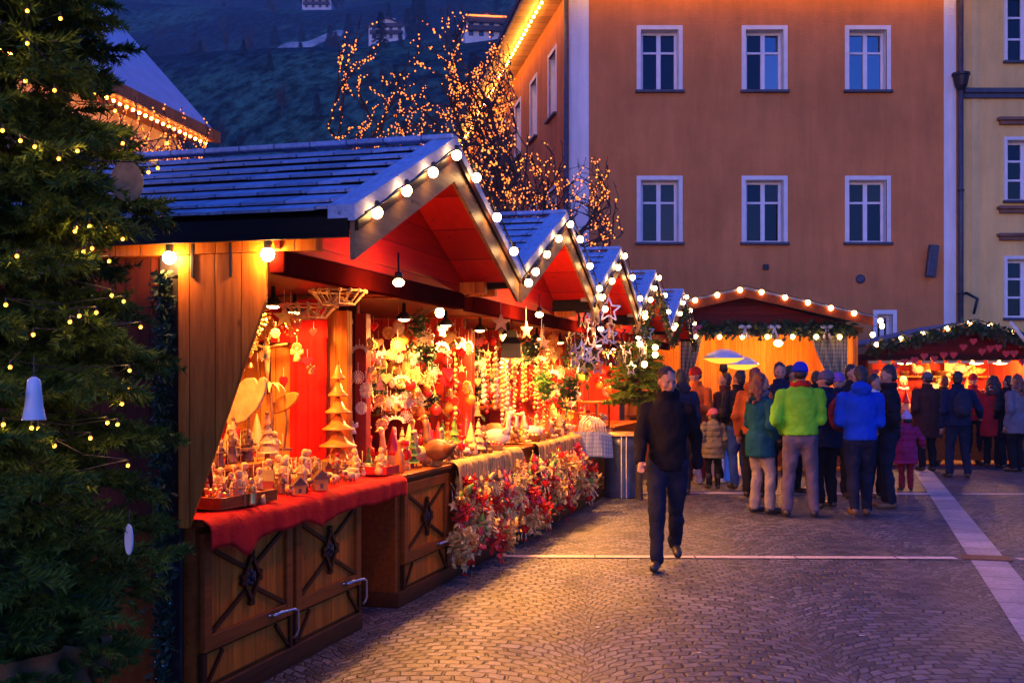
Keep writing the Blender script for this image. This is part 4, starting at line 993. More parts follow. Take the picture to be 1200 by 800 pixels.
# shelves inside stalls two and three with goods on them
for j, (c0, z, s_a, s_b) in enumerate([(1.6, 1.3, 1.75, 2.8), (1.6, 1.62, .7, 2.8), (4.2, 1.3, 3.2, 5.4), (4.2, 1.62, 3.2, 5.4)]):
    a = MB(); a.box(-.95, -.62, s_a-c0, s_b-c0, z-.02, z); sh = a.build('shelf', m_redpost if j % 2 else m_frame, [s2, s2, s3, s3][j])
    stand(s_a+.05, s_b-.05, -.9, -.66, z+.001, 12, 'on the %s shelf inside the %s stall' % (('lower', 'upper')[j % 2], ('second', 'third')[j//2]), scl=(.9, 1.5))
# felt dolls and hearts hanging under the striped cloths
doll_kinds = [('felt_doll', m_redcloth, m_white), ('felt_doll', m_straw, m_cream), ('felt_doll', m_red, m_straw), ('felt_doll', m_pink, m_cream), ('mushroom', m_red, m_white), ('heart', m_redcloth, m_white), ('star', m_cream, m_white), ('felt_doll', m_straw, m_white), ('felt_doll', m_gold, m_red), ('felt_doll', m_green, m_cream), ('bell', m_gold, m_red), ('sprig', m_straw, m_red), ('straw_star', m_straw, m_straw), ('bauble', m_orange, m_gold), ('sprig', m_straw, m_red), ('angel', m_straw, m_cream), ('sprig', m_red, m_straw)]
def dolls(s0, s1, n, zlow, where):
    for i in range(n):
        s_ = R.uniform(s0, s1); lo = zlow+.1*math.sin(s_*5)+.12*math.sin(s_*11+1)
        k, m, m2 = doll_kinds[R.randrange(len(doll_kinds))]
        z = R.uniform(max(.16, lo), .74)
        put(k, m, m2, s_, .06+R.uniform(0, .1)+(.74-z)*.1, z, -ROWA+R.gauss(.7, 1.2), (R.uniform(.95, 1.6), R.uniform(.95, 1.6), R.uniform(.8, 1.4)), where, rx=R.gauss(0, .3), ry=R.gauss(0, .3))
dolls(1.0, 3.5, 150, .14, 'dangling below the second striped counter cloth'); dolls(3.7, 6.2, 135, .28, 'dangling below the third striped counter cloth')
# ------------------------------------------------------------------ goods of the nearest stall
red_on = 'on the red cloth of the nearest stall'
stand(-2.2, -.1, -.42, .03, .95, 80, red_on, [('figurine', m_cream, m_cream), ('figurine', m_straw, m_cream), ('kneeling_figure', m_cream, m_straw), ('sheep', m_cream, m_brown), ('figurine', m_gold, m_cream), ('figurine', m_brown, m_cream), ('angel', m_cream, m_straw), ('candle_house', m_orange, m_brown), ('figurine', m_cream, m_orange), ('sheep', m_straw, m_brown), ('figurine', m_red, m_cream)], (.9, 1.6), .066)
t = thing('display_tray', row(-2.1, -.1, .95), -ROWA-.08, 'dark shallow display tray at the near corner of the red cloth', 'tray')
a = MB(); a.box(-.26, .12, -.26, .26, 0, .012, 0); a.box(-.26, .12, -.26, -.235, .012, .06, 0); a.box(-.26, .12, .235, .26, .012, .06); a.box(.095, .12, -.235, .235, .012, .06); a.box(-.26, -.235, -.235, .235, .012, .06)
a.build('tray_frame', m_frame, t, bevel=.003)
a = MB(); a.box(-.234, .094, -.234, .234, .0125, .03); a.build('lining', m_redcloth, t)
for i in range(14):
    put('sheep' if i % 2 else 'kneeling_figure', m_gold if i % 3 else m_cream, m_cream, -2.1+R.uniform(-.2, .2), -.1+R.uniform(-.22, .06), .981, R.random()*6, R.uniform(.7, 1.0), 'inside the dark tray on the red cloth')
t = thing('shelf_box', row(-1.35, -.5, .95), -ROWA, 'low wooden box shelf behind the figurines of the nearest stall', 'shelf')
a = MB(); a.box(-.12, .12, -.6, .6, .13, .15); 
for y in (-.6, 0, .58): a.box(-.12, .12, y, y+.02, 0, .13)
a.build('board', m_orange_wood, t, bevel=.003)
stand(-1.9, -.8, -.58, -.42, 1.101, 13, 'on the box shelf behind the red cloth', [('figurine', m_cream, m_cream), ('figurine', m_orange, m_cream), ('figurine', m_brown, m_cream), ('wooden_tree', m_cream, m_brown)], (1.2, 1.7), .07)
t = thing('framed_plaque', row(-1.95, -.36, .951), -ROWA-.35, 'dark framed plaque with pale scratched drawing, leaning behind the tray', 'picture')
a = MB(); a.M = Matrix.Rotation(.18, 4, 'X'); a.box(-.09, .09, -.006, .006, 0, .26); a.build('board', m_brown, t)
a = MB(); a.M = Matrix.Rotation(.18, 4, 'X'); a.box(-.105, -.09, -.012, .01, -.003, .275); a.box(.09, .105, -.012, .01, -.003, .275); a.box(-.09, .09, -.012, .01, .26, .275); a.box(-.09, .09, -.012, .01, -.003, .0); a.build('frame', m_mould, t)
a = MB(); a.M = Matrix.Rotation(.18, 4, 'X'); rr_ = random.Random(5)
for k in range(26):
    x, z = rr_.uniform(-.07, .06), rr_.uniform(.03, .2); a.path([(x, -.008, z), (x+rr_.uniform(-.02, .02), -.008, z+.04)], .0018, 4)
a.build('drawing', m_straw, t)
# big carved leaf shapes, palm, crucifix
def leafshape(pts, name, s, v, z, rz, ry, sc_, label, m=m_cream, cat='carving'):
    t = thing(name, row(s, v, z), rz, label, cat)
    a = MB(); a.M = Matrix.Rotation(ry, 4, 'Y') @ Matrix.Scale(sc_, 4); a.prism(pts, .1, 'xz'); a.build('carving', m, t, bevel=.006, autosmooth=False)
    a = MB(); a.path([(0, 0, 0), (.02, .0, -.12), (0, 0, -.3)], .007, 6); a.lathe([(.05, -.31), (.05, -.295), (.01, -.29)], 12); a.build('stand', m_brown, t)
    return t
wing = [(-.5, -.5), (-.25, -.55), (.05, -.42), (.3, -.15), (.44, .15), (.47, .38), (.4, .5), (.3, .47), (.27, .36), (.16, .46), (-.05, .42), (-.28, .2), (-.45, -.1), (-.52, -.35)]
leafshape(wing, 'carved_wing', -1.21, -.5, 1.48, -ROWA-.1, .1, .3, 'large cream carved wing shape standing above the nativity figures')
ell = [(.5*math.cos(q), .2*math.sin(q)) for q in [2*PI*i/20 for i in range(20)]]
leafshape(ell, 'carved_leaf', -.70, -.5, 1.45, -ROWA-.1, -.5, .24, 'flat oval carved leaf tilted beside the toy palm', m_orange_wood)
t = thing('toy_palm', row(-.74, -.58, 1.2), -ROWA, 'small carved palm tree behind the figurines', 'carving')
a = MB(); a.path([(0, 0, 0), (.015, 0, .15), (.0, 0, .36)], [.016, .012, .01], 8); a.build('trunk', m_brown, t)
a = MB()
for k in range(9):
    q = 2*PI*k/9; P0 = Vector((0, 0, .36)); D = Vector((math.cos(q), math.sin(q)*.5, 0))
    a.path([P0, P0+D*.05+Vector((0, 0, .02)), P0+D*.09+Vector((0, 0, -.005)), P0+D*.11+Vector((0, 0, -.04))], [.008, .013, .01, .002], 6, flat=.3)
a.build('crown', m_straw, t)
t = thing('crucifix', row(-.19, -.88, 1.82), -ROWA, 'small carved crucifix hanging on the red wall', 'crucifix')
a = MB(); a.box(-.012, .012, -.0, .012, -.32, .1); a.box(-.17, .17, .0, .012, .02, .045); a.build('cross', m_mould, t)
a = MB(); a.ball((0, -.022, .045), (.02, .02, .025), 8, 6); a.path([(0, -.02, .02), (0, -.022, -.06), (.005, -.03, -.15), (0, -.02, -.24)], [.03, .022, .018, .01], 8)
for sg in (-1, 1): a.path([(sg*.02, -.018, .005), (sg*.08, -.015, .025), (sg*.15, -.012, .032)], [.014, .01, .007], 6)
a.build('figure', m_cream, t, smooth=True)
# red drape over the far wall and curtain
def curtain(name, parent, x0, x1, y, z0, z1, m, folds, amp, loc=None):
    a = MB(); a.grid(lambda u, v: (x0+(x1-x0)*u, y+amp*math.sin(u*folds*PI*2)*(.4+.6*(1-v)), z0+(z1-z0)*v+.01*math.sin(u*9)), int(folds*12), 10)
    return a.build(name, m, parent, smooth=True)
m_drape = cloth('red_drape', (.66, .018, .012))
t = thing('wall_drape', row(-.14, 0, 0), -ROWA, 'gathered red drape across the far wall of the nearest stall', 'curtain')
curtain('valance', t, -1.5, -.46, 0.02, 1.86, 2.16, m_drape, 5, .012)
curtain('side_fold', t, -.74, -.46, 0.0, .95, 1.9, m_drape, 3, .02); curtain('side_fold', t, -1.5, -1.2, 0.0, .95, 1.9, m_drape, 3, .02)
# tiered spiral tree at the far end of the red cloth
t = thing('tiered_tree', row(-.3, -.3, .95), -ROWA, 'tall orange wooden tree of stacked curled tiers by the post', 'carving')
a = MB(); a.path([(0, 0, 0), (0, 0, .78)], [.03, .006], 10); a.build('stem', m_orange_wood, t)
for k in range(6):
    z = .08+.115*k; r = .15-.02*k
    a = MB(); a.lathe([(r, z), (r*.98, z+.008), (r*.55, z+.035), (r*.2, z+.1), (r*.16, z+.1), (r*.45, z+.03), (r*.9, z-.003)], 20); a.build('tier', m_orange, t, smooth=True)
# straw chandeliers hung in the gable mouth
def chandelier(s, v, z, r, label, m=m_straw):
    t = thing('straw_mobile', row(s, v, z), R.random(), label, 'ornament')
    a = MB()
    for k in range(16):
        q = PI*k/8; D = Vector((math.cos(q), math.sin(q), 0)); a.path([Vector((0, 0, .0)), D*r*.6+Vector((0, 0, -.05)), D*r+Vector((0, 0, .02))], .004, 5)
        a.ball(D*r+Vector((0, 0, .02)), .012, 6, 5)
    for rr__, zz in ((r*.6, -.05), (r, .02)): a.path([(rr__*math.cos(q), rr__*math.sin(q), zz) for q in [i*PI/10 for i in range(21)]], .005, 5)
    a.build('straw_wheel', m, t)
    a = MB(); a.path([(0, 0, .0), (0, 0, .12)], .002, 4); a.build('thread', m_cable, t)
chandelier(-1.75, .35, 2.06, .15, 'straw wheel mobile close under the gable beam', m_cream); chandelier(-1.55, .08, 2.0, .16, 'straw wheel mobile hung deeper under the ceiling', m_cream)
grid_hang(-.55, -.3, -.85, (2.0,), 3, 'hung before the red wall of the nearest stall', [('straw_star', m_gold, m_white), ('star', m_straw, m_white), ('snowflake', m_straw, m_white)], 1.6)
hang(-1.2, -.15, -.95, -.4, 1.55, 2.02, 26, 'hung small in the opening of the nearest stall', [('straw_star', m_gold, m_white), ('snowflake', m_straw, m_white), ('bell', m_gold, m_red), ('angel', m_straw, m_cream), ('arch', m_straw, m_white), ('heart', m_red, m_white)], (.6, 1.05))
grid_hang(-1.3, -.3, -.6, (2.0,), 5, 'hung above the carved wing', [('straw_star', m_gold, m_white), ('star', m_straw, m_white)], 1.7)
stand(-1.9, -.3, -1.1, -.75, .95, 16, 'at the back of the nearest stall', [('figurine', m_orange, m_cream), ('gnome', m_red, m_cream), ('nutcracker', m_red, m_cream)], (1.3, 2.2), .12)
# red box at the far end of the red cloth
t = thing('goods_box', row(-.12, -.12, .952), -ROWA, 'shallow red box full of trinkets at the far end of the red cloth', 'box')
a = MB(); a.box(-.15, .15, -.12, .12, 0, .01); a.box(-.15, .15, -.12, -.11, .01, .055); a.box(-.15, .15, .11, .12, .01, .055); a.box(.14, .15, -.11, .11, .01, .055); a.box(-.15, -.14, -.11, .11, .01, .055); a.build('box_wall', m_red, t)
a = MB()
for k in range(40): a.ball((R.uniform(-.12, .12), R.uniform(-.09, .09), .03+R.random()*.025), R.uniform(.01, .018), 6, 5)
tag(a.build('trinket', m_brown, t), kind='stuff')
# dark lantern, lit little house and lamp hanging in the second stall
t = thing('hanging_lantern', row(2.55, .15, 1.93), -ROWA+.2, 'black square lantern with bell shaped hood hung below the second gable', 'lantern')
a = MB(); a.M = Matrix.Rotation(PI/4, 4, 'Z'); a.lathe([(.13, -.13), (.13, -.12), (.12, -.0), (.13, .005), (.07, .06), (.065, .12), (.02, .125)], 4); a.build('housing', m_black, t)
a = MB(); a.path([(0, 0, .12), (0, 0, .26)], .004, 5); a.build('hook', m_iron, t)
# bell towers of beads: hanging strands
def strand(s, v, ztop, n, m, label, sz=.022):
    t = thing('bead_strand', row(s, v, ztop), 0, label, 'garland', 'strands of small ornaments')
    a = MB(); a.path([(0, 0, 0), (0, 0, -n*sz*2.2)], .002, 4)
    for k in range(n): a.ball((R.uniform(-.008, .008), R.uniform(-.008, .008), -sz*1.1-k*sz*2.2), sz*R.uniform(.7, 1.1), 7, 5)
    a.build('strand', m, t, smooth=True)
for i in range(26):
    m = [m_white, m_gold, m_red, m_cream, m_straw][i % 5]
    strand(R.uniform(2.0, 5.4), R.uniform(-.3, .05), R.uniform(1.7, 2.05), R.randrange(8, 16), m, '%s bead strand hanging among the ornaments' % NAMES[m.name])
# ------------------------------------------------------------------ shopping bags and the draped stand table
m_bag = cloth('checked_bag_cloth', (.72, .74, .72), plaid=((.25, .3, .32), .05, 'xz'))
for i in range(5):
    t = thing('shopping_bag', row(6.05+.11*i, .14+.015*i, 1.17-.012*i), -ROWA+.15*R.gauss(0, 1)+.5, 'white checked shopping bag, %s in the hanging cluster' % ['nearest', 'second', 'middle', 'fourth', 'farthest'][i], 'bag', 'checked shopping bags')
    a = MB(); a.grid(lambda u, v: ((u-.5)*(.34+.06*v)*(1), -.03-.02*math.sin(u*PI)*(1-v)*2+.006*math.sin(u*20), -.2-.3*v), 14, 8); a.grid(lambda u, v: ((u-.5)*(.34+.06*v), .03+.02*math.sin(u*PI)*(1-v)*2, -.2-.3*v), 14, 8)
    for sg in (-1, 1): a.grid(lambda u, v: (sg*.5*(.34+.06*v), -.03+.06*u, -.2-.3*v), 2, 8)
    a.grid(lambda u, v: ((u-.5)*.4, -.03+.06*v, -.5), 4, 2); a.build('bag_body', m_bag, t, smooth=True)
    for sg in (-1, 1):
        a = MB(); a.path([(-.1, sg*.03, -.21), (-.08, sg*.025, -.08), (0, 0, .0), (.08, sg*.025, -.08), (.1, sg*.03, -.21)], .009, 6); a.build('handle', m_white, t, smooth=True)
t = thing('bag_rail', row(6.28, -.05, 0), -ROWA, 'wooden rail post holding the checked shopping bags', 'rail')
a = MB(); a.path([(.19, -.35, 1.175), (.19, .35, 1.175)], .008, 6); a.box(-.02, .04, -.02, .04, 0, 1.2); a.path([(.02, 0, 1.19), (.19, 0, 1.175)], .01, 6); a.build('rail', m_frame, t)
t = thing('stand_table', row(7.85, .28, 0), 0, 'round stand table wrapped in dark blue plastic beside the bags', 'table')
a = MB(); a.lathe([(.27, .84), (.29, .845), (.29, .87), (.27, .88), (0, .88)], 28); a.build('table_top', m_cream, t, smooth=False)
m_plastic = mat('blue_plastic_wrap', (.03, .045, .12), .28, 0, .5, 6, bmp=.6, bscale=12)
a = MB(); a.lathe([(.27, .005), (.265, .02), (.255, .4), (.25, .7), (.26, .835)], 28); a.build('wrap', m_plastic, t, smooth=True)
a = MB()
for q in (-1.75, -1.5): a.path([(math.cos(q)*.275, math.sin(q)*.275, .01), (math.cos(q)*.262, math.sin(q)*.262, .4), (math.cos(q)*.266, math.sin(q)*.266, .84)], .009, 5)
a.build('strap', m_white, t)
# red cloths and glass case at the fourth stall
t = thing('food_case', row(7.6, -.05, .95), -ROWA, 'lit glass case with pastries on the fourth counter', 'display case')
a = MB(); a.box(-.25, .12, -.4, .4, 0, .03); a.box(-.25, .12, -.4, .4, .34, .36)
for x in (-.24, .11):
    for y in (-.39, .39): a.box(x-.01, x+.01, y-.01, y+.01, .03, .34)
a.build('case_frame', m_frame, t)
for i in range(16):
    a = MB(); a.ball((R.uniform(-.2, .08), R.uniform(-.35, .35), .05), (.04, .055, .025), 8, 6); a.build('pastry', m_orange, t, smooth=True)
for i in range(5):
    t = thing('hanging_cloth', row(8.7+.22*i, .12, 1.9), -ROWA+R.gauss(0, .3), 'red cloth hanging at the end of the row, behind the walking man', 'cloth', 'red cloths hung in the farthest stall')
    a = MB(); a.grid(lambda u, v: ((u-.5)*.3, .02*math.sin(u*14), -.5*v*(1-.2*u)), 10, 6); a.build('cloth', m_redcloth, t, smooth=True)

# ------------------------------------------------------------------ fir trees
def needles(starts, ends, per_m, ln, wd, seed):
    g = np.random.default_rng(seed)
    S = np.array(starts); E = np.array(ends); D = E-S; Ls = np.linalg.norm(D, axis=1); cnt = np.maximum(4, (Ls*per_m)).astype(int)
    idx = np.repeat(np.arange(len(S)), cnt); n = len(idx); t = g.random(n); d = D[idx]/Ls[idx][:, None]
    base = S[idx]+D[idx]*t[:, None]
    rnd = g.normal(size=(n, 3)); rnd[:, 2] += .25; rnd -= d*(rnd*d).sum(1)[:, None]; rnd /= np.linalg.norm(rnd, axis=1)[:, None]
    nd = d*.75+rnd*.75; nd /= np.linalg.norm(nd, axis=1)[:, None]
    side = np.cross(nd, g.normal(size=(n, 3))); side /= np.linalg.norm(side, axis=1)[:, None]
    l = ln*g.uniform(.7, 1.2, n)*(1-.35*t)
    v = np.empty((n*3, 3)); v[0::3] = base-side*wd/2; v[1::3] = base+side*wd/2; v[2::3] = base+nd*l[:, None]
    return v
def trimesh(name, v, m):
    n = len(v)//3; me = bpy.data.meshes.new(name); me.vertices.add(n*3); me.loops.add(n*3); me.polygons.add(n)
    me.vertices.foreach_set('co', v.astype(np.float32).ravel()); me.loops.foreach_set('vertex_index', np.arange(n*3, dtype=np.int32))
    me.polygons.foreach_set('loop_start', np.arange(0, n*3, 3, dtype=np.int32)); me.update(calc_edges=True); me.materials.append(m); me.validate(); return me
def needlemat(name, c0, c1):
    m, nt, b = nodes_of(name); v = mapped(nt, (1, 1, 1)); f = noise(nt, v, 7, 4, .7)
    L(nt, ramp(nt, f, [(.35, c0), (.7, c1)]), b.inputs['Base Color']); b.inputs['Roughness'].default_value = .6; b.inputs['Specular IOR Level'].default_value = .12; return m
m_needle = needlemat('fir_needles', (.028, .065, .008), (.13, .19, .02))
def fir(loc, ztop, zbot, Rf, nbr, label, name='fir_tree', ln=.024, wd=.0042, per_m=900, tw=.16, seed=3, trunk=.05, pot=None, zfrom=0):
    g = random.Random(seed); t = thing(name, loc, 0, label, 'tree')
    a = MB(); a.path([(0, 0, zfrom), (0, 0, ztop*.5), (0.01, 0, ztop)], [trunk, trunk*.6, .006], 10); a.build('trunk', m_bark, t)
    br = MB(); S, E = [], []
    for i in range(nbr):
        z = zbot+(ztop-zbot)*((i+g.random())/nbr); q = i*2.399+g.uniform(-.3, .3); Rr = Rf(z)*g.uniform(.72, 1.1)
        D = Vector((math.cos(q), math.sin(q), 0)); up_ = g.uniform(-.12, .22); pts = []
        for k in range(6):
            u = k/5; pts.append(Vector((0, 0, z))+D*Rr*u+Vector((0, 0, Rr*(up_*u-.38*u*u+.22*u**3))))
        br.path(pts, [.009*(1-.75*k/5)*(Rr/.6+.3) for k in range(6)], 5, cap=False)
        S.append(pts[4]); E.append(pts[5]+(pts[5]-pts[4])*.5); sd = D.cross(Vector((0, 0, 1)))
        for k in range(2, 6): S.append(pts[k-1]); E.append(pts[k])
        nt_ = max(5, int(Rr/tw*5.4))
        for k in range(nt_):
            u = .22+.78*(k+g.random())/nt_; f = u*5; i0 = min(4, int(f)); p = pts[i0].lerp(pts[i0+1], f-i0); l = tw*g.uniform(.6, 1.25)*(1.15-.6*u)*min(1, Rr/.3)
            for sg in (-1, 1):
                d = (sd*sg*g.uniform(.55, 1)+D*g.uniform(.45, .9)+Vector((0, 0, g.uniform(-.45, .18)))).normalized(); e = p+d*l; S.append(p); E.append(e); br.path([p, e], [.0028, .001], 3, cap=False)
                if g.random() < .75 and l > tw*.5:
                    for s3 in (-1, 1):
                        p2 = p.lerp(e, g.uniform(.3, .7)); e2 = p2+(d+D*.5*s3+Vector((0, 0, g.uniform(-.35, .2)))).normalized()*l*.5; S.append(p2); E.append(e2)
    br.build('branch', m_bark, t)
    v = needles([tuple(p) for p in S], [tuple(p) for p in E], per_m, ln, wd, seed)
    o = bpy.data.objects.new('needle_crown', trimesh('needle_crown', v, m_needle)); C.objects.link(o); o.parent = t
    return t
FT = Vector((-1.86, 3.9, 0))
def Rbig(z): return .63*min(1, max(.05, (5.6-z)/3.9))**.8*(1 if z > .9 else .8)
fir(FT, 4.7, .62, Rbig, 300, 'large fir tree with yellow lights towering at the left edge', ln=.044, wd=.0078, per_m=350, tw=.22, seed=3)
# pot wrapped in burlap
t = thing('tree_pot', FT+Vector((.0, .0, 0)), 0, 'dark round tree pot with crumpled burlap rim under the large fir', 'pot')
a = MB(); a.lathe([(.3, 0), (.36, .1), (.4, .5), (.39, .62), (.36, .62), (.35, .55), (.05, .55)], 28, sx=.95); a.build('pot', mat('dark_glazed_pot', (.06, .045, .04), .5, 0, .4, 6), t, smooth=True)
a = MB(); a.grid(lambda u, v: ((.42+.025*math.sin(u*2*PI*19)+.015*math.sin(v*9+u*40))*math.cos(u*2*PI), (.42+.025*math.sin(u*2*PI*19)+.015*math.sin(v*9+u*40))*math.sin(u*2*PI), .56+.15*v+.012*math.sin(u*70)), 120, 8)
a.build('burlap_rim', cloth('burlap', (.2, .1, .04)), t, smooth=True)
# fairy lights on the fir, at the crown's own surface
big = [(71,22),(32,13),(24,165),(69,186),(91,177),(41,172),(3,153),(144,168),(196,168),(185,197),(174,202),(155,214),(64,106),(32,51),(89,267),(88,271),(105,265),(123,267),(144,280),(7,357),(39,392),(82,377),(93,370),(113,366),(131,346),(145,353),(152,434),(150,455),(138,452),(143,473),(126,495),(138,497),(4,497),(37,501),(45,502),(64,522),(106,513),(108,291),(98,295),(128,306),(165,383),(12,430),(20,300),(60,560),(100,560),(150,545),(30,95),(110,110),(135,130)]
t = thing('fairy_light_string', FT, 0, 'yellow fairy lights wound through the large fir tree', 'string lights')
a = MB(); a.ball((0, 0, 0), .0068, 8, 6); me = a.mesh('bulb', m_fairyn, True)
a = MB(); a.path([(0, 0, .006), (0, 0, .022)], .003, 5); hm = a.mesh('socket', m_cable); prevp = None; wire = MB()
bp = []
for px, py in big:
    d = Vector(((px-600)/F, 1, (HOR-py)/F)); Y = 3.2
    for k in range(120):
        p = Vector((0, 0, CAMH))+d*Y; r = math.hypot(p.x-FT.x, p.y-FT.y)
        if r < Rbig(p.z)*.93: break
        Y += .012
    else: Y = FT.y; p = Vector((0, 0, CAMH))+d*Y
    bp.append(p-FT)
for p in bp:
    b = inst('bulb', me, p, parent=t); inst('socket', hm, (0, 0, 0), parent=b)
    point((0, -.009, -.005), .14, (1, .5, .1), .0025, b)
bs = sorted(bp, key=lambda p: p.z)
for i in range(len(bs)-1):
    if (bs[i]-bs[i+1]).length < .5:
        mid = (bs[i]+bs[i+1])/2*1; mid.x *= .9; mid.y = mid.y*.9+.03; wire.path([bs[i]+Vector((0, 0, .02)), mid, bs[i+1]+Vector((0, 0, .02))], .002, 4)
wire.build('wire', m_cable, t)
m_tag = mat('white_ceramic', (.75, .72, .7), .35, 0, .1, 9)
def on_tree(px, py, dy=-.05):
    d = Vector(((px-600)/F, 1, (HOR-py)/F)); Y = 3.2
    for k in range(200):
        p = Vector((0, 0, CAMH))+d*Y
        if math.hypot(p.x-FT.x, p.y-FT.y) < Rbig(p.z)*1.02: break
        Y += .01
    return p+Vector((0, dy, 0))
t = thing('bell_ornament', on_tree(48, 445), .3, 'white ceramic bell hanging on the large fir', 'ornament')
a = MB(); a.lathe([(.036, -.12), (.034, -.115), (.027, -.08), (.023, -.04), (.019, -.0), (.006, .01)], 16); a.build('bell', m_tag, t, smooth=True)
a = MB(); a.path([(0, 0, .01), (0, 0, .07)], .0022, 5); a.build('cord', m_cable, t)
t = thing('disc_ornament', on_tree(156, 612, -.04), -.5, 'white oval disc ornament low on the large fir', 'ornament')
a = MB(); a.M = Matrix.Translation((0, 0, -.05)) @ Matrix.Rotation(PI/2, 4, 'X') @ Matrix.Scale(1, 4); a.lathe([(.0, -.004), (.03, -.004), (.032, 0), (.03, .004), (0, .004)], 24, sx=.55, sy=1.6); a.build('disc', m_tag, t)
a = MB(); a.path([(0, 0, .01), (0, 0, .05)], .0022, 5); a.build('cord', m_cable, t)
t = thing('disc_ornament', on_tree(142, 178, .06), .5, 'round pale wooden slice hanging high on the large fir', 'ornament')
a = MB(); a.M = Matrix.Translation((0, 0, -.09)) @ Matrix.Rotation(PI/2, 4, 'X'); a.lathe([(.0, -.006), (.07, -.006), (.072, 0), (.07, .006), (0, .006)], 28, sx=.75); a.build('disc', mat('wood_slice', (.4, .2, .06), .7, 0, .3, 25), t)
a = MB(); a.path([(0, 0, -.01), (0, 0, .04)], .0022, 5); a.build('cord', m_cable, t)
# small fir at the row's end with round bulbs
sf = row(7.55, .55, 0)
fir(sf, 2.78, 1.3, lambda z: .5*max(.06, (2.86-z)/1.5), 110, 'small fir tree with round bulbs rising before the fourth gable', ln=.04, wd=.009, per_m=260, tw=.16, seed=9)
festoon([sf+Vector((0, -.1, 2.68)), sf+Vector((-.3, -.25, 2.2)), sf+Vector((.25, -.35, 2.05)), sf+Vector((-.1, -.5, 1.75))], 'round bulbs hung on the small fir tree', .038, .2)
# garlands of sprigs on gables 3-5
for i, c in ((3, 6.8), (4, 9.8)):
    t = thing('pine_garland', row(c, XF+.03, 0), -ROWA, 'green garland with a few berries under the gable edge of the '+names[i], 'garland')
    def f_(r, c=c):
        u = r.uniform(-1, 1); return Vector((r.gauss(0, .02)+.03, u*RH, ZR-(ZR-ZE)*abs(u)-.24+r.gauss(0, .02)))
    a = MB(); a.add(*leafcloud(500, f_, .06, random.Random(40+i))); a.build('sprig', m_leafd, t)

# ------------------------------------------------------------------ bare trees wrapped in orange lights
def bare_tree(loc, H, spread, seed, label, n_lights, label2, splits=6, lean=(0, 0), zmin=2.2, rad=9, cx=0, zmax=99, maxd=5, kids=(2, 3, 3)):
    g = random.Random(seed); t = thing('bare_tree', loc, 0, label, 'tree'); a = MB(); tips = []; segs = []
    def grow(p, d, l, r, depth):
        pts = [p]; q = p.copy(); dd_ = d.copy()
        for k in range(4):
            dd_ = (dd_+Vector((g.gauss(0, .13), g.gauss(0, .13), g.gauss(.03, .1)))).normalized(); q = q+dd_*l/4; pts.append(q.copy())
            if abs(q.x-cx) > rad*g.uniform(.85, 1.1): dd_ = Vector((-.5*math.copysign(1, q.x-cx), dd_.y, abs(dd_.z)+.5)).normalized()
        a.path(pts, [r*(1-.35*k/4) for k in range(5)], 7 if depth < 2 else 4, cap=False)
        if depth >= 1:
            for k in range(4): segs.append((pts[k], pts[k+1], depth))
        if depth < maxd:
            for k in range(g.choice(kids)):
                ax = Vector((g.gauss(0, 1), g.gauss(0, 1), g.gauss(0, .35))).normalized()
                nd = (dd_*g.uniform(.7, 1.1)+ax*g.uniform(.5, .95)*spread).normalized()
                grow(pts[g.choice([2, 3, 4, 4])] if depth else pts[g.choice([3, 4])], nd, l*g.uniform(.6, .82), r*.6, depth+1)
    a.path([(0, 0, 0), (0, 0, H*.28)], [H*.028, H*.02], 9); 
    for k in range(splits):
        q = 2*PI*k/splits+g.random(); d = Vector((math.cos(q)*spread*.75+lean[0], math.sin(q)*spread*.6+lean[1], 1)).normalized(); grow(Vector((0, 0, H*.26)), d, H*.3, H*.014, 0)
    a.build('trunk', m_bark, t)
    s = thing('fairy_light_string', loc, 0, label2, 'string lights'); b_ = MB(); b_.ball((0, 0, 0), 1, 6, 4); me = b_.mesh('bulb', m_fairy)
    pts = []
    while len(pts) < n_lights:
        p0, p1, dp = g.choice(segs)
        if g.random() < (.55 if dp < 3 else 1):
            nb = max(2, int((p1-p0).length/.09)); j0 = g.random()
            for k in range(nb):
                q = 9*(k+j0)/nb; p = p0.lerp(p1, (k+j0)/nb)+Vector((math.sin(q)*.022, math.cos(q)*.022, g.gauss(0, .012)))
                if zmin < p.z < zmax and abs(p.x-cx) < rad*1.12: pts.append(p)
    pts.sort(key=lambda p: p.y)
    for p in pts[:90]: inst('bulb', me, p, 0, g.uniform(.013, .021), parent=s)
    r_ = MB()
    for p in pts[90:]: r_.ball(p, g.uniform(.009, .019), 5, 4)
    tag(r_.build('bulb', m_fairy, s), kind='stuff')
    w_ = MB()
    for p0, p1, dp in segs[::3]: w_.path([p0+Vector((.02, -.02, 0)), p1+Vector((-.02, -.02, 0))], .006, 3, cap=False)
    w_.build('wire', m_cable, s)
    return t
bare_tree(Vector((-1.9, 23.0, 0)), 8.6, .9, 14, 'wide leafless tree behind the first stall, left of the terracotta house', 2300, 'orange fairy lights over the wide leafless tree behind the first roof', 7, zmin=5.9, rad=1.7, cx=.1, kids=(2, 2, 3))
bare_tree(Vector((.15, 20.4, 0)), 6.1, .95, 25, 'lower leafless tree before the side wall of the terracotta house', 1300, 'orange fairy lights over the lower tree by the terracotta house', 6, (.1, 0), 3.2, rad=1.3, cx=.3, kids=(2, 2, 3))
bare_tree(Vector((-7.1, 22.0, 0)), 7.0, 1.0, 31, 'leafless tree before the white house, half hidden by the fir', 1500, 'fairy lights over the leafless tree before the white house', 6, (0, 0), 5.0, rad=1.2, cx=0, zmax=7.3, maxd=5, kids=(2, 2, 3))

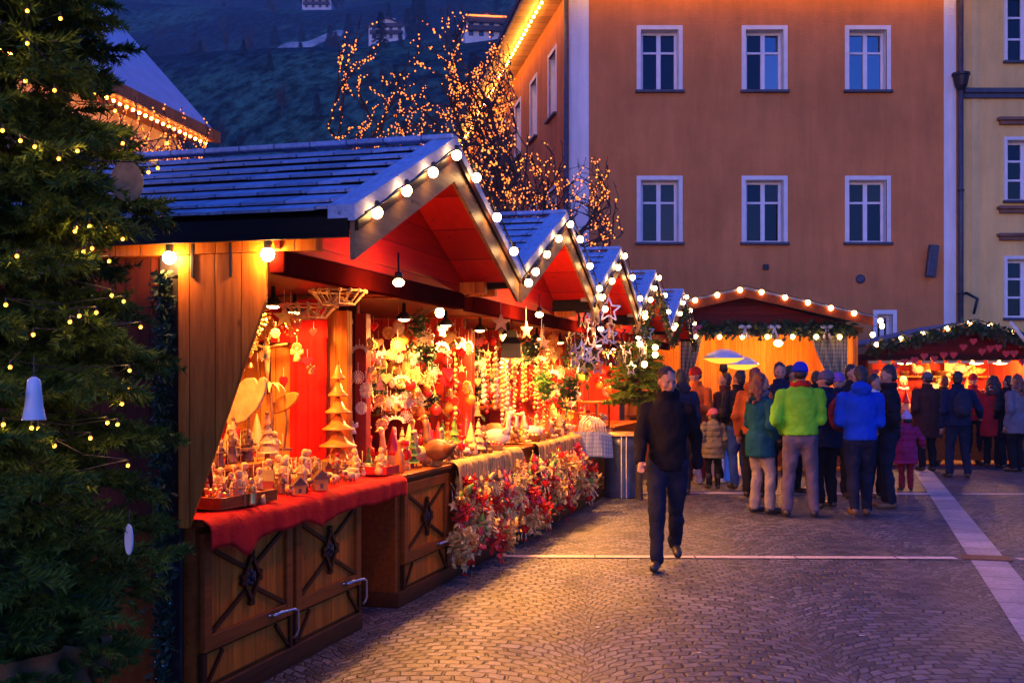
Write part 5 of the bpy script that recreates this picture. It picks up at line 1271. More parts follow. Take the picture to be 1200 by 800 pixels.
# ------------------------------------------------------------------ back huts
def hut(px0, px1, pxp, Y, pe, pr, label, depth=2.2, gw=.14, m_in=m_orange_wood, pe2=None, zc=.95, ov=.12):
    x0, x1, xp = X(px0, Y), X(px1, Y), X(pxp, Y); ze, zr = Z(pe, Y), Z(pr, Y)
    t = thing('market_hut', (xp, Y, 0), 0, label, 'market hut'); w0, w1 = x0-xp, x1-xp
    for nm, xa, za, xb, zb_ in (('l', w0, ze, 0, zr), ('r', 0, zr, w1, ze)):
        pass
    a = MB(); th = .05
    a.prism([(w0, ze), (0, zr), (w1, ze), (w1, ze-th), (0, zr-th), (w0, ze-th)], depth+.5, 'xz', depth/2-.25+.01, 0); a.build('roof', m_shingle if False else wood('hut_roof_boards', (.1, .11, .14), (.3, .32, .38), plank=.22, grain='X', across='y', rough=.7), t)
    a = MB(); a.prism([(w0, ze-.04), (0, zr-.04), (w1, ze-.04), (w1, ze-gw-.04), (0, zr-gw-.04), (w0, ze-gw-.04)], .03, 'xz', -.52); a.build('bargeboard', m_frame, t)
    zt = ze-gw-.05
    a = MB(); a.prism([(w0+.1, zt), (0, zr-gw), (w1-.1, zt)], .03, 'xz', -.1); a.build('gable_panel', wood('maroon_gable_boards', (.09, .008, .004), (.2, .018, .008), plank=.16, grain='X', across='z'), t)
    a = MB(); a.box(w0+.05, w1-.05, -.14, -.02, zt-.1, zt); a.build('beam', m_mould, t)
    a = MB(); a.box(w0+.2, w1-.2, depth-.05, depth, 0, zt); a.build('back_wall', m_in, t)
    for x in (w0+.15, w1-.2): a = MB(); a.box(x, x+.05, .02, depth-.06, 0, zt); a.build('side_wall', m_in, t)
    for x in (w0+.14, w1-.22): a = MB(); a.box(x, x+.09, -.1, -.01, 0, zt-.1); a.build('post', m_pine, t)
    a = MB(); a.box(w0+.2, w1-.2, -.05, .4, .1, zc); a.box(w0+.15, w1-.15, -.12, .45, zc, zc+.04); a.build('counter', m_frame, t)
    a = MB(); a.box(w0+.2, w1-.2, .05, depth-.06, zt, zt+.02); a.build('ceiling', m_ceil, t)
    return t, w0, w1, ze, zr, zt, xp
h1, w0, w1, ze, zr, zt, xp = hut(722, 1012, 866, 19.5, 371, 339, 'wide food hut with orange lit boards and checked curtains')
Y1 = 19.5-.56
festoon([(xp+w0, Y1, ze), (xp, Y1, zr+.02), (xp+w1, Y1, ze-.0)], 'round bulbs along the gable of the wide food hut', .042, .39, m_bulbfar)
festoon([(xp+w0+.3, Y1+.3, zt-.12), (xp+w1-.1, Y1+.3, zt-.12)], 'level row of round bulbs below the gable of the wide food hut', .04, .42, m_bulbfar)
festoon([(xp+w1, Y1, ze-.02), (xp+w1+.25, Y1, ze-.1), (xp+w1-.02, Y1, ze-.2), (xp+w1-.08, Y1, ze-.55)], 'short tangle of round bulbs at the right corner of the food hut', .042, .26, m_bulbfar)
t = thing('pine_garland', (xp, 19.5-.2, 0), 0, 'dark garland with pale bows across the wide food hut', 'garland')
def gf(r): x = r.uniform(w0+.2, w1-.2); return Vector((x, r.gauss(0, .04), zt-.02+r.gauss(0, .05)-.05*math.sin(x*4)**2))
a = MB(); a.add(*leafcloud(2600, gf, .1, random.Random(3))); a.build('sprig', m_leafd, t)
for x in (-.8, .05, .55, 1.45):
    a = MB()
    for sg in (-1, 1): a.ball((x+sg*.06, -.08, zt-.0), (.06, .03, .035), 8, 6); a.path([(x, -.08, zt-.01), (x+sg*.05, -.09, zt-.2)], [.015, .022], 6)
    a.build('bow', m_white if x > 0 else m_pink, t, smooth=True)
m_check = cloth('checked_curtain', (.55, .5, .38), plaid=((.12, .14, .1), .07, 'xz'))
def side_curtain(x_out, x_in, y, z1, z0, label):
    t = thing('curtain', (x_out, y, 0), 0, label, 'curtain')
    W_ = x_in-x_out
    def fn(u, v):
        k = 1-.55*v**1.4*1; q = W_*u*k if True else 0
        return (q, .05*math.sin(u*26)*(1-.3*v), z1-(z1-z0)*v*(1-.0*u))
    a = MB(); a.grid(lambda u, v: (W_*u*(1-.82*v**1.3)+0, .045*math.sin(u*24), z1-(z1-z0)*v), 60, 12); a.build('cloth', m_check, t, smooth=True); return t
side_curtain(X(992, 19.5), X(948, 19.5), 19.45, zt-.1, 1.25, 'grey checked curtain drawn to the right post of the food hut')
side_curtain(X(797, 19.5), X(822, 19.5), 19.45, zt-.1, 1.3, 'grey checked curtain drawn to the left in the food hut')
t = thing('hut_lamp', (X(912, 20.6), 20.6, Z(402, 20.6)), 0, 'bright bare lamp glowing in the middle of the food hut', 'lamp')
a = MB(); a.ball((0, 0, 0), (.085, .085, .06), 14, 9); a.build('bulb', glow('hut_lamp_glass', (1, .55, .12), 25), t, smooth=True); a = MB(); a.path([(0, 0, .05), (0, 0, .42)], .012, 6); a.build('cord', m_cable, t)
point((0, 0, -.1), 48*POW, (1, .38, .06), .08, t)
point((X(840, 20.4)-X(912, 20.6), -.2, .1), 30*POW, (1, .4, .07), .08, t)
h2, v0, v1, ze2, zr2, zt2, xp2 = hut(1006, 1228, 1128, 21.0, 404, 377, 'small red hut hung with cards and garland at the right', m_in=m_redwood)
Y2 = 21.0-.58
festoon([(xp2+v0, Y2, ze2), (xp2, Y2, zr2+.02), (xp2+v1, Y2, ze2)], 'round bulbs along the gable of the red hut at the right', .045, .42, m_bulbfar)
t = thing('pine_garland', (xp2, 21-.6, 0), 0, 'dark garland with red hearts along the gable of the red hut', 'garland')
def gf2(r): u = r.uniform(-1, 1); return Vector(((v1 if u > 0 else -v0)*u, r.gauss(0, .05), zr2-.12-(zr2-ze2)*abs(u)+r.gauss(0, .05)))
a = MB(); a.add(*leafcloud(2000, gf2, .1, random.Random(5))); a.build('sprig', m_leafd, t)
for k in range(22):
    u = -1+2*(k+.5)/22; a = MB(); x = (v1 if u > 0 else -v0)*u; a.M = Matrix.Translation((x, -.1, zr2-.35-(zr2-ze2)*abs(u)-R.random()*.2)) @ Matrix.Scale(1.3, 4); pts = []
    for i in range(16): q = 2*PI*i/16; pts.append((.0042*16*math.sin(q)**3*.8, .0042*(13*math.cos(q)-5*math.cos(2*q)-2*math.cos(3*q)-math.cos(4*q))*.8))
    a.prism(pts, .03, 'xz'); a.build('heart', m_red, t)
m_card = mat('cream_card', (.75, .55, .3), .7, 0, .2, 3)
for k in range(11):
    t = thing('price_card', (X(1022+15.5*k, 20.95), 20.9, Z(420, 21)), 0, 'cream card pinned in the row over the red hut opening', 'card', 'cards in a row over the red hut opening')
    a = MB(); a.box(-.09, .09, -.01, .01, -.09, .06); a.build('card', m_card, t)
    a = MB()
    for q in range(3): a.box(-.06, .06, -.013, -.011, .03-.035*q, .036-.035*q)
    a.build('lines', m_brown, t)
for (px, py, w_, label) in ((1114, 431, .1, 'cream notice card on the red back wall of the hut, upper one'), (1104, 441, .1, 'cream notice card on the red back wall of the hut, lower one')):
    t = thing('notice_card', (X(px, 23), 22.95, Z(py, 23)), 0, label, 'card'); a = MB(); a.box(-.15, .15, -.02, .0, -.1, .1); a.build('card', m_card, t)
for j, (px, e) in enumerate(((1144, 60), (1060, 40), (1172, 60))):
    t = thing('hut_lamp', (X(px, 21.6), 21.6, Z(425, 21.6)), 0, ['bright flat lamp at the middle of the red hut', 'lamp at the left side of the red hut', 'lamp at the right side of the red hut'][j], 'lamp')
    a = MB(); a.ball((0, 0, 0), (.15, .05, .03), 12, 7); a.build('bulb', m_bulbfar, t, smooth=True); a = MB(); a.path([(0, 0, .02), (0, 0, .3)], .01, 5); a.build('cord', m_cable, t); point((0, 0, -.08), e*POW*.8, (1, .42, .1), .08, t)
for i in range(26):
    k, m, m2 = fig_kinds[R.randrange(len(fig_kinds))]
    inst(NM.get(k, k), K(k, m, m2), (R.uniform(X(1015, 21.2), X(1220, 21.2)), R.uniform(21.0, 21.35), .99), R.random()*6, R.uniform(1.6, 2.6), '%s %s on the counter of the red hut' % (NAMES[m.name], WORD[k][0]), WORD[k][1], '%s %ss on the counter of the red hut' % (NAMES[m.name], WORD[k][1]))
for j in range(2):
    a = MB(); a.box(-1.2, 1.2, 1.75, 2.1, 1.3+.35*j, 1.33+.35*j); a.build('shelf', m_orange_wood, h2)
    for i in range(12):
        k, m, m2 = fig_kinds[R.randrange(len(fig_kinds))]
        inst(NM.get(k, k), K(k, m, m2), (xp2+R.uniform(-1.1, 1.1), 22.9, 1.331+.35*j), R.random()*6, R.uniform(1.4, 2), '%s %s on the %s shelf in the red hut' % (NAMES[m.name], WORD[k][0], ['lower', 'upper'][j]), WORD[k][1], '%s %ss on the %s shelf in the red hut' % (NAMES[m.name], WORD[k][1], ['lower', 'upper'][j]))
# slanted pale pole at the right edge
t = thing('awning_pole', at(1185, 385, 19.5), 0, 'pale slanted awning pole at the right edge before the yellow house', 'pole')
a = MB(); a.path([(-.02, 0, .12), (.35, 0, -.35)], .035, 8); a.path([(.35, 0, -.35), (.35, 0, -2.5)], .03, 8); a.build('pole', m_white, t, smooth=True)
# patio heaters
def heater(px, py, Y, r, label):
    zt_ = Z(py, Y); t = thing('patio_heater', (X(px, Y), Y, 0), 0, label, 'patio heater', 'mushroom patio heaters')
    a = MB(); a.lathe([(r, zt_-.09), (r*.98, zt_-.08), (r*.7, zt_-.01), (r*.25, zt_+.05), (.0, zt_+.06)], 28); a.build('reflector', mat('polished_aluminium', (.75, .75, .8), .45, .6, .05, 5), t, smooth=True)
    a = MB(); a.lathe([(r*.97, zt_-.092), (r*.6, zt_-.15), (.07, zt_-.175)], 24); a.build('glowing_ring', glow('heater_glow', (1, .33, .03), 2.6), t)
    a = MB(); a.lathe([(.05, zt_-.3), (.07, zt_-.28), (.06, zt_-.2), (.05, zt_-.16)], 14); a.build('burner', m_iron, t, smooth=True)
    a = MB(); a.path([(0, 0, .05), (0, 0, zt_-.3)], .028, 10); a.build('pole', m_metal, t, smooth=True)
    a = MB(); a.lathe([(.26, 0), (.26, .04), (.2, .08), (.2, .62), (.16, .68), (.03, .7)], 18); a.build('base', m_metal, t, smooth=True)
    return t
heater(848, 413, 17.6, .33, 'nearer mushroom patio heater with glowing underside'); heater(869, 421, 18.7, .3, 'farther mushroom patio heater, half behind the nearer one')
# ------------------------------------------------------------------ people
m_skin = mat('skin', (.42, .21, .13), .55, 0, .12, 14)
m_eye = mat('dark_eye', (.02, .015, .012), .2, 0, 0)
m_lip = mat('lip', (.4, .13, .1), .5, 0, 0)
wrinkle = bpy.data.textures.new('wrinkle', 'CLOUDS'); wrinkle.noise_scale = .13; wrinkle.noise_depth = 3
def remeshed(a, voxel, name, m, parent, smooth=4, wr=0):
    me = a.mesh('tmp', m); o = bpy.data.objects.new('tmp', me); C.objects.link(o)
    md = o.modifiers.new('r', 'REMESH'); md.mode = 'VOXEL'; md.voxel_size = voxel; md.use_smooth_shade = True
    sm = o.modifiers.new('s', 'SMOOTH'); sm.iterations = smooth; sm.factor = .5
    if wr:
        dp = o.modifiers.new('w', 'DISPLACE'); dp.texture = wrinkle; dp.strength = wr; dp.mid_level = .5; dp.texture_coords = 'LOCAL'
    dg = bpy.context.evaluated_depsgraph_get(); new = bpy.data.meshes.new_from_object(o.evaluated_get(dg), preserve_all_data_layers=False, depsgraph=dg)
    bpy.data.objects.remove(o); new.name = name
    if not new.materials: new.materials.append(m)
    for p in new.polygons: p.use_smooth = True
    ob = bpy.data.objects.new(name, new); C.objects.link(ob)
    if parent: ob.parent = parent
    return ob
def cap(a, p0, p1, r0, r1, n=12):
    a.path([p0, p1], [r0, r1], n); a.ball(p0, r0, n, 8); a.ball(p1, r1, n, 8)
def person(px, fy, H, face, label, jacket, pants, hair=None, hat=None, hatm=None, group=None, pose='stand', arms=('down', 'down'), hood=False, hem=.86, scarf=None, skirt=False, longhair=False, detail=.012, bulk=1.0, headyaw=0, headpitch=0, shoes=None, child=False, X0=None, bag=None, boots=False, visible_face=False):
    g = ground(px, fy) if X0 is None else Vector(X0)
    rz = math.radians(face)
    k = H/1.75; hs = 1.0 if not child else 1.28
    def P(x, y, z): return Vector((x*k, y*k, z*k))
    legs = {'stand': ((.1, 0, 0), (-.1, 0, 0)), 'shift': ((.13, .04, 0), (-.08, -.03, 0)), 'wide': ((.15, .0, 0), (-.15, -.02, 0)),
            'walk': ((.09, .3, .0), (-.07, -.26, .07)), 'step': ((.1, .14, 0), (-.09, -.14, .03))}[pose]
    root = None
    body = MB(); rb = .0
    lean = .02 if pose in ('walk',) else 0
    # trunk, neck
    body.lathe([(.09*k, .86*k), (.15*k, .92*k), (.14*k, 1.05*k), (.155*k, 1.25*k), (.16*k, 1.38*k), (.07*k, 1.46*k), (.05*k, 1.5*k)], 18, sy=.68)
    cap(body, P(0, 0, 1.42), P(0, .012, 1.56), .052*k, .05*k)
    hc = P(0, .015, 1.635) if not child else P(0, .015, 1.60)
    if not headyaw: headyaw = random.Random(int(px*7)).uniform(-42, 42)
    if not headpitch: headpitch = random.Random(int(px*3)).uniform(-16, 4)
    Rh = Matrix.Rotation(math.radians(headyaw), 3, 'Z') @ Matrix.Rotation(math.radians(headpitch), 3, 'X')
    def Hh(x, y, z): return hc+Rh@Vector((x*k*hs, y*k*hs, z*k*hs))
    body.ball(Hh(0, -.008, .018), (.076*k*hs, .094*k*hs, .098*k*hs), 18, 12, R=Rh)
    body.ball(Hh(0, .022, -.045), (.056*k*hs, .066*k*hs, .07*k*hs), 16, 10, R=Rh)
    cap(body, Hh(0, .083, .015), Hh(0, .104, -.02), .011*k*hs, .015*k*hs, 8)
    cap(body, Hh(-.03, .074, .04), Hh(.03, .074, .04), .012*k*hs, .012*k*hs, 8)
    cap(body, Hh(-.018, .078, -.052), Hh(.018, .078, -.052), .011*k*hs, .011*k*hs, 8)
    for sg in (-1, 1): body.ball(Hh(sg*.077, -.004, .002), (.011*k*hs, .02*k*hs, .03*k*hs), 8, 6, R=Rh); body.ball(Hh(sg*.04, .05, -.015), .03*k*hs, 8, 6)
    tr = MB(); sh = MB(); jk = MB()
    for i, (lx_, ly_, lz_) in enumerate(legs):
        sg = 1 if i == 0 else -1
        hip = P(sg*.09, 0, .9); an = P(lx_, ly_, .085+lz_); kn = (hip+an)/2+P(0, .045 if pose != 'walk' or i == 0 else .09, .03)
        cap(body, hip, kn, .075*k, .052*k); cap(body, kn, an, .052*k, .036*k)
        toe = an+P(sg*.025, .15, -.05 if not (pose == 'walk' and i == 1) else -.08)
        heel = an+P(0, -.03, -.04)
        cap(body, heel, toe, .034*k, .028*k, 8)
        w = 1.0 if not boots else .92
        cap(tr, hip, kn, .105*k*bulk**.5, .078*k*w); cap(tr, kn, an+P(0, 0, .02), .078*k*w, .062*k*w)
        sb = sh; cap(sb, heel+P(0, 0, .012), toe+P(0, 0, .01), .046*k, .04*k); cap(sb, an+P(0, 0, 0), heel+P(0, .02, .02), .045*k, .045*k)
        if boots: cap(sb, an+P(0, 0, .22), an, .062*k, .055*k)
    tr.lathe([(.1*k, .78*k), (.165*k, .86*k), (.16*k, .98*k), (.14*k, 1.02*k)], 18, sy=.72)
    B = bulk
    hb = .178 if hem > .83 else .222
    jk.lathe([(.12*k, (hem+.03)*k), (hb*k*B, hem*k), (hb*k*B, (hem+.05)*k), ((hb*.5+.09)*k*B, .98*k) if hem < .83 else (.176*k*B, .99*k), (.17*k*B, 1.05*k), (.185*k*B, 1.25*k), (.188*k*B, 1.36*k), (.15*k*B, 1.44*k), (.085*k, 1.5*k), (.08*k, 1.545*k), (.06*k, 1.53*k)], 24, sy=.76)
    if skirt: jk.lathe([(.2*k, .5*k), (.24*k, .5*k), (.19*k, .95*k), (.15*k, .97*k)], 24, sy=.8)
    hands = []
    for i, am in enumerate(arms):
        sg = 1 if i == 0 else -1; S = P(sg*.185*B**.5, -.0, 1.39)
        E, W = {'down': (P(sg*.245, -.03, 1.11), P(sg*.25, .05, .86)), 'pocket': (P(sg*.28, -.07, 1.12), P(sg*.2, .1, .97)), 'hold': (P(sg*.23, .02, 1.12), P(sg*.1, .27, 1.17)), 'cross': (P(sg*.23, .04, 1.13), P(-sg*.02, .2, 1.12)),
                'swingf': (P(sg*.24, .08, 1.13), P(sg*.23, .25, .95)), 'swingb': (P(sg*.25, -.12, 1.13), P(sg*.27, -.1, .88)), 'out': (P(sg*.33, .0, 1.16), P(sg*.4, .16, 1.02)), 'up': (P(sg*.25, .14, 1.2), P(sg*.12, .24, 1.4))}[am]
        cap(body, S, E, .044*k, .036*k); cap(body, E, W, .036*k, .025*k)
        d = (W-E).normalized(); pal = W+d*.055*k
        body.ball(pal, (.026*k, .026*k, .026*k), 10, 7); cap(body, W, pal+d*.02*k, .024*k, .03*k, 10)
        side = d.cross(Vector((0, 1, 0)) if abs(d.y) < .7 else Vector((0, 0, 1))).normalized(); curl = side.cross(d).normalized()*(1 if am != 'hold' else -1)
        for q in range(4):
            o_ = side*((q-1.5)*.017*k); ln = (.034, .04, .037, .028)[q]*k; b0_ = pal+d*.035*k+o_
            b1 = b0_+d*ln+curl*.006*k; b2 = b1+(d*.7+curl*.6).normalized()*ln*.75
            cap(body, pal+o_*.7, b0_, .009*k, .0085*k, 7); cap(body, b0_, b1, .0085*k, .008*k, 7); cap(body, b1, b2, .008*k, .007*k, 7)
        th0 = W+d*.02*k-side*.02*sg*k; cap(body, th0, th0+(d*.7-side*.6*sg+curl*.35).normalized()*.035*k, .011*k, .009*k, 7)
        th1 = th0+(d*.7-side*.6*sg+curl*.35).normalized()*.035*k; cap(body, th1, th1+(d+curl*.4).normalized()*.026*k, .009*k, .008*k, 7)
        cap(jk, S, E, .075*k*B, .062*k*B); cap(jk, E, W-d*.01*k, .062*k*B, .046*k*B)
        # bunched folds at elbow
        jk.ball(E+P(0, -.012, 0), .066*k*B, 10, 7); jk.ball(S.lerp(E, .6)+P(sg*.004, 0, 0), .071*k*B, 10, 7)
    jk.lathe([(.05*k, 1.47*k), (.088*k, 1.49*k), (.092*k, 1.545*k), (.078*k, 1.56*k), (.06*k, 1.5*k)], 20, c=(0, .004, 0))
    if hood: jk.ball(P(0, -.1, 1.5), (.12*k, .075*k, .085*k), 14, 9); jk.ball(P(0, -.06, 1.54), (.1*k, .06*k, .05*k), 12, 8)
    bo = remeshed(body, detail*k if not child else detail*.9, 'person', m_skin, None, 3)
    bo.location = g; bo.rotation_euler = (0, 0, rz)
    tag(bo, label, 'person', group)
    remeshed(tr, .018*k, 'trousers', pants, bo, 3, .05)
    remeshed(sh, .013*k, 'shoes', shoes or m_shoe, bo, 3)
    remeshed(jk, .015*k, 'jacket', jacket, bo, 3, .05)
    if hair and not hatm:
        a = MB(); a.ball(Hh(0, -.03, .038), (.082*k*hs, .09*k*hs, .09*k*hs), 18, 12, R=Rh); a.ball(Hh(0, -.05, -.02), (.074*k*hs, .06*k*hs, .07*k*hs), 14, 10, R=Rh)
        rg = random.Random(int(px))
        for q in range(26):
            u, v_ = rg.uniform(0, 2*PI), rg.uniform(.0, 1.2); a.ball(Hh(.07*math.sin(v_)*math.cos(u), -.03+.075*math.sin(v_)*math.sin(u), .05+.075*math.cos(v_)), .022*k, 7, 5)
        remeshed(a, .012*k, 'hair', hair, bo, 2)
    if longhair:
        a = MB(); rg = random.Random(9+int(px)); a.ball(Hh(0, -.03, .03), (.09*k, .1*k, .1*k), 16, 10)
        for q in range(110):
            u = rg.uniform(PI*.92, 2.08*PI); z = rg.uniform(-.26, .1); rr_ = .085+.05*min(1, (.1-z)/.2); a.ball(Hh(rr_*math.cos(u), -.015+rr_*.8*math.sin(u), z), rg.uniform(.018, .034)*k, 7, 5)
        remeshed(a, .013*k, 'hair', hair, bo, 1)
    if hatm:
        a = MB(); a.ball(Hh(0, -.012, .055), (.088*k*hs, .104*k*hs, .088*k*hs), 18, 12, R=Rh); 
        for q in range(20): u = 2*PI*q/20; a.ball(Hh(.083*math.cos(u), -.012+.1*math.sin(u), .035), .017*k*hs, 7, 5)
        if hat == 'pompom': a.ball(Hh(0, -.02, .155), .03*k*hs, 10, 7)
        remeshed(a, .012*k, 'hat', hatm, bo, 2)
        a = MB(); a.ball(Hh(0, -.035, -.01), (.079*k*hs, .075*k*hs, .06*k*hs), 14, 9); remeshed(a, .013*k, 'hair', hair or m_hairb, bo, 2)
    if scarf:
        a = MB(); 
        for q in range(16): u = 2*PI*q/16; a.ball(P(.085*math.cos(u), .08*math.sin(u), 1.515+.012*math.sin(u*3)), .038*k, 8, 6)
        remeshed(a, .013*k, 'scarf', scarf, bo, 2)
    if visible_face:
        for sg in (-1, 1): a = MB(); a.ball(Hh(sg*.031, .08, .018), (.012*k*hs, .006*k*hs, .007*k*hs), 8, 6, R=Rh); a.build('eye', m_eye, bo, smooth=True)
        a = MB(); cap(a, Hh(-.02, .088, -.052), Hh(.02, .088, -.052), .0055*k, .0055*k, 6); a.build('mouth', m_lip, bo, smooth=True)
    return bo
m_shoe = mat('dark_leather_shoe', (.03, .022, .02), .45, 0, .3, 12)
m_shoeb = mat('brown_leather_shoe', (.14, .07, .03), .5, 0, .3, 12)
m_hairb = mat('dark_hair', (.025, .015, .01), .5, 0, .5, 60, bmp=.6, bscale=90)
m_hairr = mat('red_brown_hair', (.16, .04, .015), .5, 0, .5, 60, bmp=.6, bscale=90)
m_hairl = mat('fair_hair', (.55, .42, .25), .5, 0, .4, 60, bmp=.6, bscale=90)
cl = lambda n, c, **k: cloth(n, c, **k)
m_jblack = cl('black_jacket', (.018, .016, .02), rough=.7, quilt=.1); m_jplain = cl('plain_black_jacket', (.012, .01, .014), rough=.8); m_jnavy = cl('navy_jacket', (.015, .02, .05), rough=.7); m_jgreen = cl('lime_fleece', (.2, .62, .03), rough=.95)
m_jblue = cl('bright_blue_jacket', (.01, .06, .5), rough=.6); m_jteal = cl('teal_coat', (.01, .07, .11)); m_jolive = cl('olive_quilted_coat', (.3, .24, .13), quilt=.085); m_jpink = cl('raspberry_coat', (.42, .03, .11), quilt=.09)
m_jbrown = cl('dark_brown_coat', (.07, .025, .02)); m_jred = cl('wine_red_coat', (.3, .02, .03)); m_jgrey = cl('grey_coat', (.16, .14, .17)); m_jorange = cl('rust_orange_jacket', (.55, .12, .02)); m_jsanta = cl('bright_red_coat', (.65, .03, .02))
m_jeans = cl('dark_jeans', (.018, .02, .04)); m_jeansb = cl('blue_jeans', (.03, .07, .3)); m_pgrey = cl('mauve_grey_trousers', (.13, .1, .13)); m_pblack = cl('black_trousers', (.015, .014, .018)); m_pbeige = cl('stone_trousers', (.28, .23, .22))
m_hblue = cl('royal_blue_knit', (.02, .04, .45)); m_hpink = cl('pink_knit', (.7, .16, .16)); m_hlilac = cl('lilac_knit', (.6, .4, .62)); m_hgrey = cl('grey_knit', (.12, .1, .13)); m_hpurple = cl('purple_knit', (.2, .1, .4)); m_sred = cl('red_scarf', (.5, .03, .02)); m_hwhite = cl('white_knit', (.75, .7, .62))
person(782, 662, 1.69, 172, 'man in black jacket and dark jeans walking forward alone across the square', m_jplain, m_jeans, hair=m_hairb, pose='walk', arms=('swingf', 'swingb'), hood=True, hem=.84, detail=.0075, headyaw=25, headpitch=-12, visible_face=True, shoes=m_shoe, bulk=1.0)
person(836, 573, 1.17, 5, 'child in olive quilted coat and pink knit hat seen from behind', m_jolive, m_pblack, hatm=m_hpink, pose='stand', arms=('down', 'down'), hem=.68, child=True, boots=True, bulk=1.15)
person(866, 573, 1.72, 10, 'person in black jacket and bright blue jeans beside the patio heater', m_jblack, m_jeansb, hair=m_hairb, pose='shift', arms=('pocket', 'pocket'), hem=.88)
person(891, 602, 1.66, -62, 'woman with long curly red brown hair in teal coat', m_jteal, m_pbeige, hair=m_hairr, longhair=True, pose='shift', arms=('pocket', 'hold'), hem=.72, scarf=m_jgrey, visible_face=True, detail=.01, shoes=m_shoe)
person(938, 606, 1.79, -12, 'man in lime green fleece with royal blue hat and red scarf seen from behind', m_jgreen, m_pgrey, hatm=m_hblue, scarf=m_sred, pose='wide', arms=('hold', 'pocket'), hem=.93, bulk=1.12, detail=.01)
person(968, 596, 1.7, 25, 'person in navy coat and grey hat, between the lime and blue jackets', m_jnavy, m_pblack, hatm=m_hgrey, pose='stand', arms=('pocket', 'hold'), hem=.78)
person(1008, 606, 1.74, -6, 'man in bright blue jacket and dark jeans seen from behind', m_jblue, m_jeans, hair=m_hairb, pose='step', arms=('hold', 'hold'), hood=True, hem=.9, bulk=1.1, shoes=m_shoeb, detail=.01)
person(1042, 596, 1.76, 70, 'dark haired man in black jacket turned left, behind the blue jacket', m_jblack, m_jeans, hair=m_hairb, pose='shift', arms=('hold', 'pocket'), hem=.88, headpitch=-18, visible_face=True, shoes=m_shoeb)
person(1062, 575, 1.12, -8, 'small child in raspberry coat and lilac hat', m_jpink, m_jred, hatm=m_hlilac, hat='pompom', pose='stand', arms=('out', 'down'), hem=.62, child=True, bulk=1.2)
person(1087, 552, 1.72, 8, 'broad person in long dark brown coat before the red hut', m_jbrown, m_pblack, hatm=m_hgrey, pose='stand', arms=('pocket', 'pocket'), hem=.6, bulk=1.2)
person(1123, 560, 1.72, -5, 'man in dark navy jacket standing apart before the red hut', m_jnavy, m_jeans, hair=m_hairb, pose='wide', arms=('out', 'down'), hem=.86, bulk=1.15)
person(1163, 548, 1.66, -40, 'woman in wine red coat before the red hut', m_jred, m_pblack, hair=m_hairb, longhair=True, pose='stand', arms=('hold', 'hold'), hem=.6, scarf=m_hwhite)
person(1192, 553, 1.68, 30, 'person in grey coat at the right edge of the crowd', m_jgrey, m_pblack, hair=m_hairr, longhair=True, pose='stand', arms=('pocket', 'down'), hem=.7, bulk=1.15)
person(1181, 549, 1.66, 15, 'person in black jacket behind the grey coat at the right edge', m_jblack, m_pblack, hair=m_hairb, pose='stand', arms=('pocket', 'pocket'))
person(815, 566, 1.78, 150, 'vendor in rust orange jacket facing the crowd near the heater', m_jorange, m_jred, hatm=m_sred, pose='stand', arms=('hold', 'hold'), visible_face=True)
person(884, 583, 1.74, -30, 'person in rust jacket with fair hair behind the curly haired woman', m_jorange, m_pblack, hair=m_hairr, pose='stand', hood=True)
person(914, 580, 1.82, 160, 'man with brown hair facing the crowd left of the blue hat', m_jnavy, m_pblack, hair=m_hairb, pose='stand', arms=('hold', 'pocket'), visible_face=True)
person(927, 578, 1.78, -150, 'dark haired person half hidden behind the lime fleece', m_jblack, m_pblack, hair=m_hairb, pose='stand', visible_face=True)
person(982, 583, 1.68, 170, 'person in purple hat between the navy coat and the blue jacket', m_jnavy, m_pblack, hatm=m_hpurple, pose='stand', arms=('hold', 'hold'), visible_face=True)
person(1025, 583, 1.66, 200, 'pale scarfed person looking this way between blue and black jackets', m_jgrey, m_pblack, hair=m_hairb, pose='stand', scarf=m_hwhite, visible_face=True)
person(998, 575, 1.8, 190, 'tall person in black behind the blue jacket', m_jblack, m_pblack, hair=m_hairb, pose='stand', visible_face=True)
person(850, 565, 1.7, 40, 'person in dark coat behind the olive child', m_jbrown, m_pblack, hair=m_hairb, pose='stand')
person(797, 580, 1.72, 20, 'person in dark navy hooded jacket behind the walking man', m_jnavy, m_jeans, hair=m_hairb, pose='stand', hood=True, bulk=1.15)
person(956, 560, 1.72, 0, 'person in black seen between the lime fleece and navy coat', m_jblack, m_jeans, hair=m_hairb, pose='stand')
person(1140, 545, 1.7, 180, 'person in wine coat facing this way at the red hut', m_jred, m_pblack, hatm=m_jred, pose='stand', visible_face=True)
person(1106, 545, 1.66, -20, 'person in brown behind the navy jacket', m_jbrown, m_pblack, hair=m_hairr, pose='stand')
person(1064, 545, 1.65, 175, 'vendor in bright red coat with pale hair inside the red hut', m_jsanta, m_pblack, hair=m_hairl, pose='stand', arms=('hold', 'hold'), X0=(X(1064, 21.6), 21.85, 0), visible_face=True, scarf=m_hwhite)
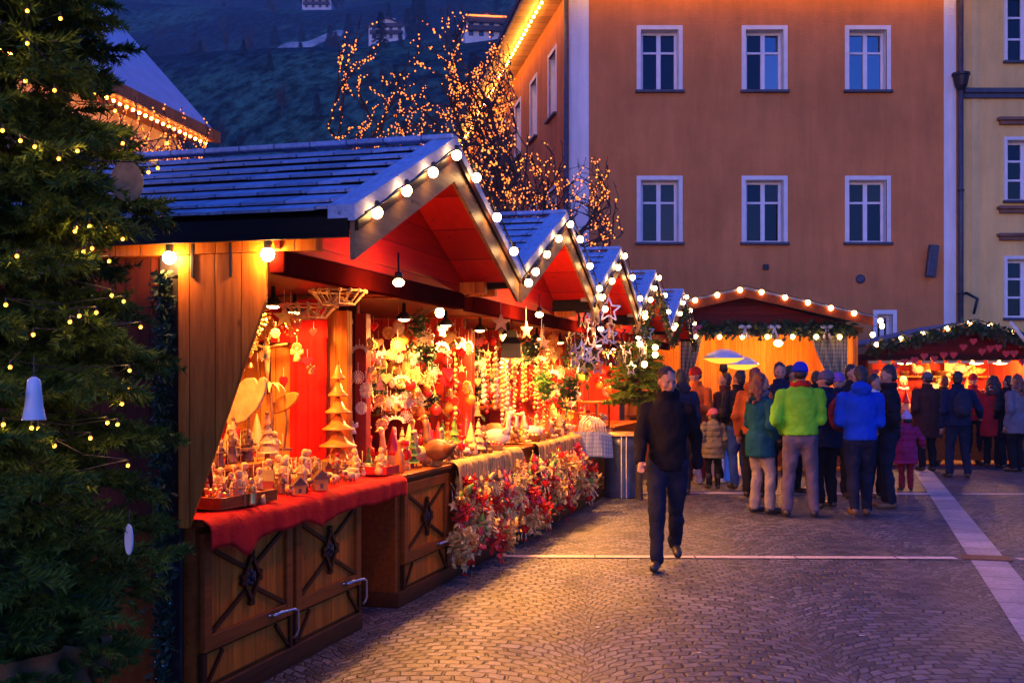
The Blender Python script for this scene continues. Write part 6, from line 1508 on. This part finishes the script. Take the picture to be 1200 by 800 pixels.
person(755, 545, 1.66, 100, 'person in rust jacket at the end of the stall row', m_jorange, m_pblack, hair=m_hairb, pose='stand', X0=(X(742, 16.6)+.5, 16.6, 0))

def pack(px, fy, face, H, label, m):
    g = ground(px, fy); rz = math.radians(face); off = Matrix.Rotation(rz, 3, 'Z') @ Vector((0, -.235, 1.22*H/1.75))
    t = thing('backpack', g+off, rz, label, 'backpack'); a = MB(); a.ball((0, 0, 0), (.15, .1, .21), 16, 10); a.ball((0, -.02, -.08), (.14, .11, .14), 14, 9); remeshed(a, .015, 'pack_body', m, t, 2, .03)
    a = MB(); a.ball((0, -.11, -.09), (.1, .045, .09), 12, 8); remeshed(a, .012, 'pocket', m, t, 2)
    for sg in (-1, 1): a = MB(); a.path([(sg*.1, .08, .17), (sg*.12, .2, .26), (sg*.12, .3, .2)], .018, 6, flat=.4); a.build('strap', m, t, smooth=True)
pack(1123, 560, -5, 1.72, 'dark backpack on the man standing apart before the red hut', cloth('backpack_nylon', (.03, .03, .05)))
pack(968, 596, 25, 1.7, 'wine red backpack worn over the navy coat', cloth('wine_nylon', (.16, .02, .04)))
gb = ground(891, 602); t = thing('shoulder_bag', gb+Vector((.2, -.02, .88)), -.6, 'dark shoulder bag at the hip of the curly haired woman', 'bag')
a = MB(); a.ball((0, 0, 0), (.15, .06, .12), 14, 9); remeshed(a, .013, 'bag_body', m_jblack, t, 2, .03); a = MB(); a.path([(-.1, 0, .08), (-.1, 0, .35), (-.06, 0, .5)], .012, 6); a.build('strap', m_jblack, t, smooth=True)
# litter and a few wet leaves give the square some life
m_paper = mat('trodden_paper', (.6, .55, .5), .8, 0, .2, 20)
for i, (px, py) in enumerate(((700, 735), (905, 700), (1010, 745), (560, 770), (820, 765))):
    g = ground(px, py); a = MB(); rg = random.Random(i)
    pts = [(math.cos(q)*rg.uniform(.008, .02), math.sin(q)*rg.uniform(.008, .02)) for q in [2*PI*k/7 for k in range(7)]]
    a.prism(pts, .0015, 'xy'); o = a.build('paper_scrap', m_paper); o.location = g+Vector((0, 0, .006)); tag(o, 'tiny pale paper scrap trodden onto the cobbles', 'litter', 'paper scraps on the cobbles')
